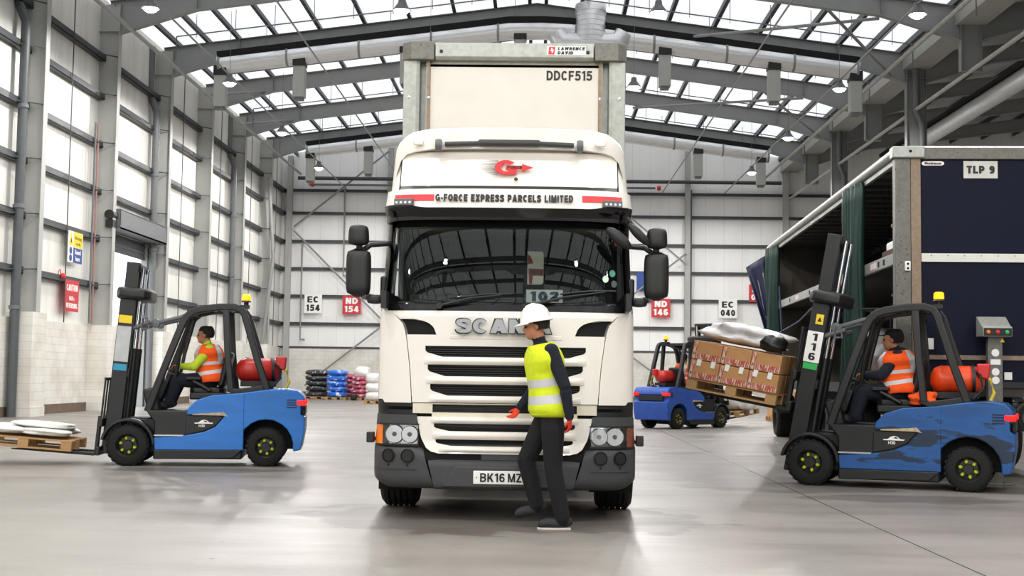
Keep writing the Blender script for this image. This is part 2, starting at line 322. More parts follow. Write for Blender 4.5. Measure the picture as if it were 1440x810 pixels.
# ------------------------------------------------------------------ plain bold capitals and numerals drawn from strokes
def _cat(P, k=6):
    P = [Vector((a, c)) for a, c in P]; out = []
    for i in range(len(P)-1):
        p0, p1, p2, p3 = P[max(i-1, 0)], P[i], P[i+1], P[min(i+2, len(P)-1)]
        for j in range(k):
            t = j/k; out.append(.5*((2*p1)+(p2-p0)*t+(2*p0-5*p1+4*p2-p3)*t*t+(3*p1-p0-3*p2+p3)*t**3))
    return out+[P[-1]]
def glyph(ch, w):
    h = w/2; T, B = 1-h, h; S_, P_ = [], []
    hb = lambda x0, x1, y: P_.append([(x0, y-h*.9), (x1, y-h*.9), (x1, y+h*.9), (x0, y+h*.9)])
    vb = lambda x, y0=0, y1=1: P_.append([(x-h, y0), (x+h, y0), (x+h, y1), (x-h, y1)])
    dg = lambda xa, ya, xb, yb, k=1.1: P_.append([(xa-h*k, ya), (xa+h*k, ya), (xb+h*k, yb), (xb-h*k, yb)])
    arc = lambda cx, cy, rx, ry, a0, a1, n=14: [(cx+rx*math.cos(R(a0+(a1-a0)*k/n)), cy+ry*math.sin(R(a0+(a1-a0)*k/n))) for k in range(n+1)]
    bowl = lambda x0, xr, yb, yt: S_.append([(x0, yt)]+arc(xr-min(.26, (yt-yb)/2), (yt+yb)/2, min(.26, (yt-yb)/2), (yt-yb)/2, 90, -90)+[(x0, yb)])
    W = .68
    if ch == 'A': W = .76; dg(h*1.1, 0, W/2, 1); dg(W-h*1.1, 0, W/2, 1); hb(.2, W-.2, .26)
    elif ch == 'B': vb(h); bowl(h, W-h-.02, .52, 1-h*.95); bowl(h, W-h, h*.95, .52)
    elif ch == 'C': S_.append(arc(W/2, .5, W/2-h, .5-h, 42, 318, 26))
    elif ch == 'D': vb(h); S_.append([(h, T)]+arc(.30, .5, W-h-.30, .5-h, 90, -90, 18)+[(h, B)])
    elif ch == 'E': W = .6; vb(h); [hb(0, W-(.04 if y == .5 else 0), y) for y in (h*.9, .5, 1-h*.9)]
    elif ch == 'F': W = .57; vb(h); hb(0, W, 1-h*.9); hb(0, W-.06, .5)
    elif ch == 'G': W = .74; S_.append(arc(W/2, .5, W/2-h, .5-h, 42, 335, 26)); vb(W-h, .04, .5); hb(W*.52, W, .45)
    elif ch == 'H': vb(h); vb(W-h); hb(0, W, .5)
    elif ch == 'I': W = w; vb(h)
    elif ch == 'J': W = .55; S_.append([(W-h, 1), (W-h, .3)]+arc(W/2, .3, W/2-h, .3-h, 0, -180, 14)+[(h, .36)])
    elif ch == 'K': vb(h); dg(h*1.6, .34, W-h*1.2, 1, 1.25); dg(W-h*1.1, 0, h*3.2, .6, 1.25)
    elif ch == 'L': W = .56; vb(h); hb(0, W, h*.9)
    elif ch == 'M': W = .84; vb(h); vb(W-h); dg(W/2, .0, h*1.3, 1, 1.0); dg(W/2, 0, W-h*1.3, 1, 1.0)
    elif ch == 'N': W = .7; vb(h); vb(W-h); dg(W-h*1.2, 0, h*1.2, 1, 1.15)
    elif ch in 'O0': W = .76 if ch == 'O' else .6; S_.append(arc(W/2, .5, W/2-h, .5-h, 0, 360, 30))
    elif ch == 'P': W = .64; vb(h); bowl(h, W-h, .42, 1-h*.95)
    elif ch == 'R': vb(h); bowl(h, W-h-.01, .46, 1-h*.95); dg(W-h*1.1, 0, W*.5, .46, 1.15)
    elif ch == 'S': W = .66; S_.append(_cat([(W-h, .7), (W-h-.03, .82), (W/2, 1-h), (h+.03, .84), (h+.0, .7), (h+.1, .585), (W/2, .52), (W-h-.08, .44), (W-h+.01, .3), (W-h-.04, .15), (W/2, h), (h+.02, .15), (h-.02, .3)]))
    elif ch == 'T': W = .62; vb(W/2); hb(0, W, 1-h*.9)
    elif ch == 'U': S_.append([(h, 1), (h, .32)]+arc(W/2, .32, W/2-h, .32-h, 180, 360, 16)+[(W-h, 1)])
    elif ch == 'V': W = .7; dg(W/2, 0, h*1.1, 1); dg(W/2, 0, W-h*1.1, 1)
    elif ch == 'W': W = 1.0; dg(.28, 0, h*1.1, 1); dg(.28, 0, .5, 1, 1); dg(.72, 0, .5, 1, 1); dg(.72, 0, W-h*1.1, 1)
    elif ch == 'X': W = .7; dg(h*1.15, 0, W-h*1.15, 1, 1.2); dg(W-h*1.15, 0, h*1.15, 1, 1.2)
    elif ch == 'Z': W = .62; hb(0, W, h*.9); hb(0, W, 1-h*.9); dg(h*1.25, w*.5, W-h*1.25, 1-w*.5, 1.25)
    elif ch == '-': W = .34; hb(.02, .32, .4)
    elif ch == '1': W = .4; vb(W-h-.02); P_.append([(.02, .72), (.02, .85), (W-w, 1), (W-w, .8)])
    elif ch == '2': W = .6; S_.append(_cat([(h, .68), (h+.04, .84), (W/2, 1-h), (W-h-.03, .84), (W-h, .7), (W-h-.09, .52), (W/2-.02, .36), (h+.04, .2), (h, .06)])); hb(.02, W, h*.9)
    elif ch == '3': W = .6; S_.append(_cat([(h, .76), (W/2, 1-h), (W-h, .74), (W/2, .54), (W-h, .28), (W/2, h), (h, .24)]))
    elif ch == '4': W = .64; vb(W-h-.1); hb(.0, W, .28); dg(h*1.2, .26, W-h-.12, 1, 1.1)
    elif ch == '5': W = .6; hb(.09, W-.02, 1-h*.9); P_.append([(.04, .46), (.19, .46), (.22, .95), (.08, .95)]); S_.append(_cat([(.1, .5), (W/2, .6), (W-h-.02, .5), (W-h, .33), (W-h-.05, .16), (W/2-.02, h), (h+.02, .13), (h-.02, .24)]))
    elif ch == '6': W = .6; S_.append(arc(W/2, .32, W/2-h, .32-h, 0, 360, 24)); S_.append(_cat([(W-h-.0, .78), (W-h-.08, .88), (W/2+.02, 1-h), (h+.05, .82), (h, .55), (h, .32)]))
    elif ch == '9': W = .6; S_.append(arc(W/2, .68, W/2-h, .32-h, 0, 360, 24)); S_.append(_cat([(h, .22), (h+.08, .12), (W/2-.02, h), (W-h-.05, .18), (W-h, .45), (W-h, .68)]))
    else: W = .3
    return W, S_, P_
def caps(body, height, mat, parent, loc, rot=(PI/2, 0, 0), name='lettering', wt=.2, ext=.002, fit=None, gap=.12, shear=0):
    bm = bmesh.new(); x = 0; h = wt/2; k = height
    cnt = [0]
    def poly(pts):
        cnt[0] += 1; e = ext+min(.00012, ext*.04)*(cnt[0] % 40)
        f = [bm.verts.new((p[0], p[1], e)) for p in pts]; b = [bm.verts.new((p[0], p[1], -ext)) for p in pts]
        bm.faces.new(f); bm.faces.new(list(reversed(b))); n = len(pts)
        for i in range(n): bm.faces.new([f[(i+1) % n], f[i], b[i], b[(i+1) % n]])
    for ch in body:
        W, S_, P_ = glyph(ch, wt)
        for p in P_: poly([(q[0]+x, q[1]) for q in p])
        for s in S_:
            s = [Vector((q[0]+x, q[1])) for q in s]; L, Rr = [], []
            loop = (s[0]-s[-1]).length < 1e-4
            for i, p in enumerate(s):
                a = s[i-1] if i > 0 else (s[-2] if loop else p); c = s[i+1] if i < len(s)-1 else (s[1] if loop else p)
                d = (c-a).normalized(); nn = Vector((-d.y, d.x))*h; L.append(p+nn); Rr.append(p-nn)
            for i in range(len(s)-1): poly([Rr[i], Rr[i+1], L[i+1], L[i]])
        x += W+gap
    x -= gap
    sx = (fit/x) if fit else k
    for v in bm.verts: v.co = Vector(((v.co.x-x/2)*sx+shear*(v.co.y-.5)*k, (v.co.y-.5)*k, v.co.z))
    bmesh.ops.recalc_face_normals(bm, faces=bm.faces)
    me = bpy.data.meshes.new(name); bm.to_mesh(me); bm.free(); me.materials.append(mat)
    o = bpy.data.objects.new(name, me); C.objects.link(o); o.parent = parent; o.location = loc; o.rotation_euler = rot
    return o
# ------------------------------------------------------------------ building shell (all in metres; S scales the survey to the camera height)
S = 1.047
def b3(x, y, z): return (x*S, y*S, z*S)
XW, XL, XR, YB, YF = -14.2, -13.9, 13.55, 70.6, -55.2
XR2, XE = 27.3, 41.0
RX = -.2
def ztop(x):                       # top of the rafters
    if x <= XR: return 14.88-.13*abs(x-RX)
    return 14.88-.13*abs(x-XR2)
FR = [34.8+6*k for k in range(-15, 7)]
VALLEY = [46.8, 58.8, 34.8]
bxs = lambda m, x0, x1, y0, y1, z0, z1: m.box(((x0+x1)/2*S, (y0+y1)/2*S, (z0+z1)/2*S), ((x1-x0)*S, (y1-y0)*S, (z1-z0)*S))

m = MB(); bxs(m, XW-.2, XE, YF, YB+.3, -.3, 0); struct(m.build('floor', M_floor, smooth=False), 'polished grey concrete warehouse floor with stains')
m = MB()
for x in (2.76/S+.32,): bxs(m, x-.006, x+.006, 2, YB, -.01, .0012)
struct(m.build('trim_1', M_dark), 'thin dark saw-cut joint running along the concrete floor')
m = MB(); bxs(m, XW, 12.8, 37.9, 37.91, -.01, .0012); struct(m.build('trim_2', M_dark), 'thin dark joint crossing the floor behind the vehicles')
# walls
D0, D1, DH = 41.34, 46.1, 5.8
m = MB(); bxs(m, XW-.15, XW, YF, D0, 2.65, 13.6); bxs(m, XW-.15, XW, D1, YB, 2.65, 13.6); bxs(m, XW-.15, XW, D0, D1, DH, 13.6)
struct(m.build('wall_left', M_cladL, smooth=False), 'white clad side wall with steel columns')
m = MB(); bxs(m, XW-.2, XW+.12, YF, D0, .27, 2.65); bxs(m, XW-.2, XW+.12, D1, YB, .27, 2.65)
struct(m.build('wall_left_lower', M_blockL, smooth=False), 'white painted blockwork along the foot of the side wall')
m = MB(); bxs(m, XW-.2, XW+.14, YF, D0, 0, .27); bxs(m, XW-.2, XW+.14, D1, YB, 0, .27)
struct(m.build('baseboard_left', M_brown, smooth=False), 'brown plinth course under the side wall blockwork')
m = MB()
bxs(m, XW, XE, YB, YB+.15, 2.65, 16); struct(m.build('wall_back', M_cladB, smooth=False), 'white clad end wall behind the parcel trucks')
m = MB(); bxs(m, XW, XE, YB-.12, YB+.2, .27, 2.65); struct(m.build('wall_back_lower', M_blockB, smooth=False), 'white painted blockwork along the foot of the end wall')
m = MB(); bxs(m, XW, XE, YB-.14, YB+.2, 0, .27); struct(m.build('baseboard_back', M_brown, smooth=False), 'brown plinth course under the end wall')
m = MB(); bxs(m, XW, XE, YB-.17, YB-.1, 2.62, 2.72); struct(m.build('trim_3', M_purl, smooth=False), 'dark capping strip on top of the end wall blockwork')
m = MB(); bxs(m, XE, XE+.15, YF, YB, 0, 13.6); struct(m.build('wall_right', M_cladL, smooth=False), 'white clad wall of the neighbouring bay')
m = MB(); bxs(m, XW, XE, YF-.15, YF, 6, 16)
for a, c in ((XW, -11), (-4, -2), (4, 6), (12, 16), (22, 26), (33, XE)): bxs(m, a, c, YF-.15, YF, 0, 6)  # openings added in this unseen wall so the sky fills the lorry front
struct(m.build('wall_front', M_cladB, smooth=False), 'clad wall behind the camera with openings added to let in daylight')
m = MB(); m.box((-40, 20, -.2), (50, 200, .3)); struct(m.build('yard_ground', M_yard, smooth=False), 'bright sunlit yard outside the open roller door')
# roof
def roof(name, xa, xr, xb, mat, lab):
    m = MB()
    for x0, x1 in ((xa, xr), (xr, xb)):
        z0, z1 = ztop(x0+1e-6 if x0 < xr else x0)+.22, ztop(x1)+.22
        if x1 > XR+.1 and x0 == XR: z0 = 14.88-.13*abs(XR-XR2)+.22
        m.prism([(x0*S, z0*S), (x1*S, z1*S), (x1*S, (z1+.1)*S), (x0*S, (z0+.1)*S)], 'y', YF*S, YB*S)
    struct(m.build(name, mat, smooth=False), lab)
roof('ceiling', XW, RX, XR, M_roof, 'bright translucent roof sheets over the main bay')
roof('ceiling_side', XR, XR2, XE, M_roofd, 'grey roof sheets over the neighbouring bay')
# purlins
px_ = [-13.4, -12.3, -11.2, -9.85, -8.2, -6.55, -4.9, -3.25, -1.75, -.5, .1, 1.4, 2.95, 4.6, 6.25, 7.9, 9.5, 10.8, 11.9, 13.0]
for i, x in enumerate(px_):
    m = MB(); z = ztop(x); m.box((x*S, (YF+YB)/2*S, (z+.11)*S), (.085*S, (YB-YF)*S, .2*S)); m.box(((x+.03)*S, (YB+YF)/2*S, (z+.015)*S), (.12*S, (YB-YF)*S, .02*S))
    struct(m.build('roof_beam', M_purl, smooth=False), 'dark roof purlin, %s counting across from the side wall with the roller door' % ORD[i])
for i, x in enumerate([14.2, 15.6, 17.2, 18.9, 20.6, 22.3, 24, 25.7, 27, 27.6, 29, 31, 33, 35, 37, 39]):
    m = MB(); z = ztop(x); m.box((x*S, (YF+YB)/2*S, (z+.11)*S), (.085*S, (YB-YF)*S, .2*S))
    struct(m.build('roof_beam', M_purl, smooth=False), 'dark purlin over the neighbouring bay, %s from the valley' % ORD[i])
# rafters, two to a frame, each an I section with a haunch
def rafter(y, xe, xr, lab, stub=0):
    sg = 1 if xr > xe else -1; dirx = sg
    xi = xe+sg*.3
    zt = lambda x: 14.88-.13*abs(x-xr)
    ts = [0, 2.6, 5.0, abs(xr-xi)]
    bot = [(xi, 12.05), (xi+sg*2.5, zt(xi+sg*2.5)-.62), (xr, zt(xr)-.58)]
    top = [(xr, zt(xr)), (xi-sg*.3, zt(xi-sg*.3))]
    m = MB(); poly = [(x*S, z*S) for x, z in bot+top+[(xi-sg*.3, 12.05)]]
    m.prism(poly, 'y', (y-.007)*S, (y+.007)*S)
    w_ = .13
    for (xa, za), (xb, zb) in list(zip(bot, bot[1:]))+[(top[1], top[0])]:
        a = Vector((xa*S, y*S, za*S)); b = Vector((xb*S, y*S, zb*S))
        m.tube([a, b], 1, prof=[(-w_*S, -.012*S), (w_*S, -.012*S), (w_*S, .012*S), (-w_*S, .012*S)])
    for x in (xi+sg*2.5,):
        m.box((x*S, y*S, (zt(x)-.3)*S), (.02, .24*S, .56*S))
    struct(m.build('roof_rafter_beam', M_steel, smooth=False), lab)
for i, y in enumerate(FR):
    nm = ORD[i]
    rafter(y, XL, RX, 'grey haunched roof rafter on the roller door side, %s frame from the front wall' % nm)
    rafter(y, XR, RX, 'grey haunched roof rafter falling to the valley, %s frame from the front wall' % nm)
    if y > 10: rafter(y, XR, XR2, 'grey roof rafter over the neighbouring bay, %s frame from the front wall' % nm)
# columns of the side wall
def column(x, y, h, lab, sg=1, d=.36, pipe=None, name='steel_column', mat=None):
    m = MB(); bxs(m, x-d, x+d, y-.012, y+.012, 0, h); bxs(m, x+d-.02, x+d, y-.14, y+.14, 0, h); bxs(m, x-d, x-d+.02, y-.14, y+.14, 0, h)
    bxs(m, x-d, x+d, y-.13, y+.13, h-.9, h-.88)
    return struct(m.build(name, mat or M_steel2, smooth=False), lab)
cols = [y for y in FR if y > 28]
for i, y in enumerate(cols):
    column(XL, y, 13.0, 'pale steel column on the roller door wall, %s bay from the front of those in view' % ORD[i])
    if not (y > 70):
        m = MB(); bxs(m, XW, XL+.42, y-.5, y+.5, .27, 2.8 if i < 2 else 2.68); bxs(m, XW, XL+.44, y-.51, y+.51, 0, .27)
        struct(m.build('wall_left_pier', M_blockL, smooth=False), 'white block pier around the foot of the %s column along the side wall' % ORD[i])
for i, y in enumerate((34.8, 46.8, 58.8)):
    t = thing('downpipe', 'grey rainwater downpipe against the side wall, %s' % ('beside the warning signs', 'just past the roller door', 'farthest of the three near the end wall')[i], 'pipe', (0, 0, 0), 0)
    m = MB(); x = XL; yy = y-.68
    m.tube([b3(x, yy, 0), b3(x, yy, 10.3), b3(x, yy, 10.6), b3(x-.25, yy, 11.2), b3(x-.25, yy, 13)], .125*S, 14)
    m.build('pipe', M_grey if i else pm('dark_grey_pipe', '#4f5356', .5), t)
    for z in (2.9, 5.6, 8.3):
        m = MB(); m.lathe([(.14*S, -.06), (.16*S, -.05), (.16*S, .05), (.14*S, .06)], b3(x, yy, z), n=14); m.build('collar', M_grey, t)
# girts on the side and end walls
GZ = [4.0, 5.5, 7.0, 8.5, 10.05, 11.3]
for i, z in enumerate(GZ):
    m = MB()
    for y0, y1 in ((YF, D0), (D1, YB)) if z < DH+.3 else ((YF, YB),):
        bxs(m, XW, XW+.22, y0, y1, z, z+.035); bxs(m, XW+.2, XW+.22, y0, y1, z-.16, z+.02); bxs(m, XW+.0, XW+.22, y0, y1, z-.16, z-.14)
    struct(m.build('wall_left_beam', M_purl, smooth=False), 'dark horizontal sheeting rail on the side wall, %s up from the blockwork' % ORD[i])
    m = MB(); bxs(m, XW, XE, YB-.2, YB, z, z+.03); bxs(m, XW, XE, YB-.2, YB-.18, z-.13, z+.02)
    struct(m.build('wall_back_beam', M_purl, smooth=False), 'dark horizontal sheeting rail on the end wall, %s up from the blockwork' % ORD[i])
for i, y in enumerate(cols[:-1]):
    if y > 70 or 40 < y < 41: continue
    m = MB(); m.cyl(b3(XW+.26, y+3, 2.65), b3(XW+.26, y+3, 12.8), .018, n=6)
    struct(m.build('wall_left_tie_beam', M_purl), 'thin vertical sag rod between sheeting rails in the %s bay of the side wall' % ORD[i])
# struts that brace the rails back to the columns
for i, y in enumerate(cols):
    if y > 70 : continue
    m = MB()
    for z in GZ: m.tube([b3(XW+.2, y-.95, z-.1), b3(XL+.34, y-.03, z-.02)], .02, 6)
    struct(m.build('wall_left_strut_beam', M_purl), 'thin kicker braces between rails and the %s column of the side wall' % ORD[i])
# end wall columns
for i, x in enumerate((-13.7, -8.2, -2.7, 2.75, 8.0, 13.3, 20, 27)):
    m = MB(); bxs(m, x-.14, x+.14, YB-.5, YB-.48, 0, ztop(x)); bxs(m, x-.012, x+.012, YB-.5, YB-.1, 0, ztop(x)); bxs(m, x-.14, x+.14, YB-.22, YB-.2, 0, ztop(x))
    struct(m.build('end_wall_column', M_steel2, smooth=False), 'pale steel column on the end wall, %s counting from the roller door side' % ORD[i])
def brace(a, c, r, lab, mat=None):
    m = MB(); m.cyl(b3(*a), b3(*c), r*S, n=8); return struct(m.build('brace_beam', mat or M_steel, smooth=True), lab)
y_ = YB-.6
brace((-13.4, y_, 9.2), (-8.3, y_, 13.4), .05, 'upper diagonal brace on the end wall near the roller door corner')
brace((-13.4, y_, 9.0), (-8.3, y_, 4.0), .05, 'lower falling diagonal brace on the end wall over the signs by the corner')
brace((-12.6, y_, .6), (-8.3, y_, 4.0), .05, 'rising diagonal brace on the end wall above the wrapped pallets')
brace((2.9, y_, 11.6), (7.9, y_, 7.4), .045, 'falling diagonal brace on the end wall beside the white lorry cab')
brace((2.9, y_, 4.0), (7.9, y_, 8.0), .045, 'rising diagonal brace on the end wall beside the white lorry cab')
brace((2.9, y_, 3.9), (7.9, y_, .3), .045, 'lowest diagonal brace on the end wall behind the distant forklift')
m = MB(); m.tube([b3(-13.6, 64.3, 11), b3(-13.3, 64.3, 7.0)], .09*S, 10); m.tube([b3(-13.3, 64.3, 7.0), b3(-13.75, 64.3, 2.7)], .1*S, 10)
struct(m.build('corner_strut_beam', M_steel), 'kinked steel brace strut in the far corner of the side wall')
# valley: columns on alternate frames, stubs between, gutter beam and tie tubes
for i, y in enumerate((34.8, 46.8, 58.8)):
    column(XR, y, 13.1, 'grey valley column of the main bay, %s from the front in view' % ORD[i], mat=M_steel)
    t = thing('downpipe', 'dark downpipe with an offset bend on the %s valley column' % ('nearest', 'middle', 'farthest')[i], 'pipe')
    m = MB(); m.tube([b3(XR-.05, y-.25, 13), b3(XR-.05, y-.25, 11.0), b3(XR+.15, y-.25, 10.5), b3(XR+.15, y-.25, 0)], .12*S, 14); m.build('pipe', M_grey, t)
for i, y in enumerate((28.8, 40.8, 52.8, 64.8)):
    m = MB(); bxs(m, XR-.33, XR+.33, y-.015, y+.015, 11.05, 13.1); bxs(m, XR-.33, XR-.31, y-.14, y+.14, 11.05, 13.1); bxs(m, XR+.31, XR+.33, y-.14, y+.14, 11.05, 13.1); bxs(m, XR-.33, XR+.33, y-.14, y+.14, 11.05, 11.08)
    struct(m.build('valley_stub_column', M_steel, smooth=False), 'short hanging stub column under the valley, %s of the row' % ORD[i])
m = MB(); bxs(m, XR-.45, XR+.45, YF, YB, 12.55, 12.6); bxs(m, XR-.47, XR-.43, YF, YB, 12.55, 13.35); bxs(m, XR+.43, XR+.47, YF, YB, 12.55, 13.35)
struct(m.build('valley_gutter_beam', M_steel2, smooth=False), 'pale box gutter running along the valley between the two bays')
for x, z, r, lab in ((XR-.05, 11.05, .07, 'pale tie tube joining the stub column feet along the valley'), (12.2, 12.2, .07, 'pale tie tube along the rafter haunches beside the valley'), (-13.15, 12.15, .07, 'pale tie tube along the rafter haunches of the side wall')):
    m = MB(); m.cyl(b3(x, YF, z), b3(x, YB-.3, z), r*S, n=10); struct(m.build('tie_tube_beam', M_steel2), lab)
for x, z, r, lab in ((-10.6, 11.33, .03, 'thin grey lighting conduit above the lamp row nearest the roller door'), (-7.2, 11.3, .03, 'thin grey cable run between the two lamp rows by the roller door'), (6.6, 11.3, .03, 'thin grey cable run beside the lorry trailer towards the valley'), (10.0, 11.33, .03, 'thin grey lighting conduit above the lamp row by the valley')):
    m = MB(); m.cyl(b3(x, 8, z), b3(x, YB-.3, z), r*S, n=6)
    tag(m.build('cable_conduit', M_steel), lab, 'conduit')
# rafter-level sprinkler pipes
for i, y in enumerate((37.4, 43.8, 49.6, 55.9, 61.8)):
    for half, (xa, xb) in enumerate(((-12.6, -.4), (.2, 12.6))):
        m = MB(); za, zb = ztop(xa)-.5, ztop(xb)-.5
        m.cyl(b3(xa, y, za), b3(xb, y, zb), .022*S, n=6)
        for k in range(9):
            x = xa+(xb-xa)*(k+.5)/9; z = ztop(x)-.5; m.cyl(b3(x, y, z-.12), b3(x, y, z+.7), .012*S, n=5)
        e = xa if half == 0 else xb; m.cyl(b3(e, y, ztop(e)-.5), b3(e, y, ztop(e)-1.3), .022*S, n=6)
        tag(m.build('sprinkler_pipe', M_grey), 'thin sprinkler pipe under the roof on the %s side, %s from the front' % (('roller door', 'valley')[half], ORD[i]), 'pipe')
# diagonal roof braces on the valley side
for i, (a, c) in enumerate((((9.0, 41.0, 13.2), (12.6, 46.6, 12.3)), ((9.0, 53.0, 13.2), (12.6, 58.6, 12.3)), ((4.2, 46.9, 13.6), (10.8, 41.3, 12.9)), ((4.2, 58.9, 13.6), (10.8, 53.3, 12.9)), ((-11.3, 53, 12.9), (-13.3, 50.5, 12.2)), ((-11.3, 59, 12.9), (-13.3, 56.5, 12.2)))):
    brace(a, c, .055, 'slanting roof bracing tube, %s of six between the rafters' % ORD[i])
# ------------------------------------------------------------------ roller door
t = bpy.data.objects.new('door_1', None); C.objects.link(t); struct(t, 'open roller shutter door in the side wall letting in white daylight')
m = MB(); bxs(m, XW-.1, XW+.75, D0-.25, D1+.25, DH+.02, DH+.06); bxs(m, XW+.7, XW+.75, D0-.25, D1+.25, DH+.02, DH+.62); bxs(m, XW, XW+.75, D0-.25, D1+.25, DH+.6, DH+.64); bxs(m, XW, XW+.75, D0-.25, D0-.2, DH, DH+.64); bxs(m, XW, XW+.75, D1+.2, D1+.25, DH, DH+.64)
m.build('shutter_casing', M_grey, t, smooth=False)
m = MB()
for k in range(6): bxs(m, XW+.02, XW+.06+.02*(k % 2), D0, D1, DH-.1*k-.1, DH-.1*k)
m.build('shutter_curtain', M_purl, t, smooth=False)
for yy in (D0, D1):
    m = MB(); bxs(m, XW-.05, XW+.16, yy-.12, yy+.02, 0, DH); m.build('guide_rail', M_steel, t, smooth=False)
m = MB(); m.cyl(b3(XW+.55, D0-.75, DH+.4), b3(XW+.55, D0-.28, DH+.4), .16, n=14); m.box(b3(XW+.55, D0-.5, DH+.12), (.25, .45, .25)); m.build('motor', M_black, t)
m = MB(); m.box(b3(XW+.5, D0-.15, 1.6), (.15, .3, .9)); m.build('control_box', M_grey, t, bevel=.02)
# ------------------------------------------------------------------ warm air ducts
def duct_run(y, zc, label, xs):
    t = thing('air_duct', label, 'duct')
    m = MB(); r = .36*S
    P = [b3(x, y, ztop(x)-1.02) for x in (-11.7, -4, -1.2)]+[b3(0, y, ztop(-1.2)-1.0)]+[b3(x, y, ztop(x)-1.02) for x in (1.0, 4, 11.3)]
    m.tube(P, r, 20); m.build('tube', M_duct, t)
    for x in (-11.65, -9.2, -6.6, -4, -1.6, 1.2, 4, 6.6, 9, 11.25):
        z = ztop(x)-1.02; m = MB(); m.tube([b3(x-.04, y, z), b3(x+.04, y, z)], r+.025, 20); m.build('joint_band', M_steel, t)
    for x in (-10, -5.5, -1, 2, 6, 10):
        m = MB(); m.cyl(b3(x, y, ztop(x)-.7), b3(x, y, ztop(x)+.25), .012, n=5); m.build('hanger_rod', M_grey, t)
    m = MB(); m.tube([(p[0], p[1]+.02, p[2]+r*.55) for p in P], 1, prof=[(-r*.95, -.02), (r*.95, -.02), (r*.95, r*.6), (-r*.95, r*.6)]); m.build('dark_top_strip', M_dark, t)  # dark strip along the top of the tube
    for x in xs:
        z = ztop(x)-1.02
        m = MB(); m.box(b3(x, y-.05, z-1.0), (.42*S, .42*S, 1.15*S)); o = m.build('outlet_box', M_steel2, t, bevel=.015)
        m = MB(); m.box(b3(x, y-.05, z-.27), (.46*S, .5*S, .36*S)); m.build('damper', M_black, o, bevel=.02)
        m = MB(); m.box(b3(x, y-.05, z-1.62), (.3*S, .36*S, .1*S)); m.build('nozzle', M_grey, o)
duct_run(46.15, 0, 'silver warm air duct across the roof in front of the lorry trailer top', (-11.6, -8.75, -4.9, -.8, 4.4, 8.3, 11.2))
duct_run(64.1, 0, 'silver warm air duct across the roof close to the end wall', (-11.5, -8.6, 7.8, 10.9))
duct_run(-8, 0, 'silver warm air duct across the roof behind the camera', (-11.6, -5, 5, 11.2))
for (x, y, lab) in ((1.72, 46.02, 'broad upright spiral duct rising behind the lorry trailer'), (.6, -8.1, 'broad upright spiral duct behind the camera')):
    t = thing('air_heater', lab, 'heater', b3(x, y, 0))
    m = MB(); m.lathe([(.56*S, 2.4*S), (.56*S, 14.62*S), (.45*S, 14.66*S)], (0, 0, 0), n=28); m.build('riser_duct', M_duct, t)
    m = MB(); 
    for k in range(65): z = 2.5*S+k*.185*S; m.lathe([(.555*S, z), (.577*S, z+.008), (.577*S, z+.02), (.555*S, z+.028)], (0, 0, 0), n=28)
    o = m.build('spiral_seam', M_duct, t)
    m = MB(); m.box((0, 0, 1.25*S), (1.6, 1.6, 2.5*S)); m.build('cabinet', M_grey, t, bevel=.03)
    for sx in (-1, 1):
        m = MB(); m.tube([(sx*.3*S, 0, 13.25*S), (sx*1.0*S, 0, 13.25*S), (sx*1.2*S, 0, 13.6*S)], [.4*S, .42*S, .37*S], 18); m.build('branch_collar', M_duct, t)
t = thing('air_duct', 'long silver duct sloping through the neighbouring bay above the blue trailer', 'duct')
m = MB(); m.tube([b3(15.4, 36, 11.0), b3(15.3, 58, 10.9)], .3*S, 18); m.build('tube', M_duct, t)
m = MB(); m.box(b3(15.4, 47, 11.35), (.5*S, 22*S, .12*S)); m.build('dark_top_strip', M_dark, t)  # flat dark strip on top of this tube
m = MB(); m.box(b3(15.4, 37, 10.5), (.45, .45, .9)); m.build('outlet_box', M_steel2, t)
# end wall services
t = thing('sprinkler_main', 'dark horizontal water main high across the end wall', 'pipe')
m = MB(); m.cyl(b3(-13.2, YB-.75, 11.85), b3(13, YB-.75, 11.85), .1*S, n=10); m.build('pipe', M_purl, t)
m = MB(); m.tube([b3(-12.6, YB-.75, 11.5), b3(5.6, YB-.75, 11.5), b3(6.2, YB-.75, 11.5)], .06*S, 10); m.build('branch_pipe', M_grey, t)
for k, x in enumerate((-12.4, -1, 6.4)):
    m = MB(); m.lathe([(.11*S, -.1), (.13*S, 0), (.11*S, .1)], b3(x, YB-.75, 11.5), axis=(1, 0, 0), n=10); m.build('red_coupling', M_red, t)
for k, (x, z0, z1, lab) in enumerate(((-12.97, 3.1, 8.4, 'thin pale standpipe on the end wall near the corner sign'), (8.2, 2.8, 11.5, 'dark standpipe on the end wall beside the blue trailer'), (-10.7, 6.6, 11.5, 'grey drop pipe on the end wall above the first two signs'))):
    m = MB(); m.tube([b3(x, YB-.25, z1), b3(x, YB-.25, z0), b3(x+.25, YB-.25, z0-.02)], .05*S, 8); tag(m.build('standpipe', M_steel if k != 1 else M_grey), lab, 'pipe')
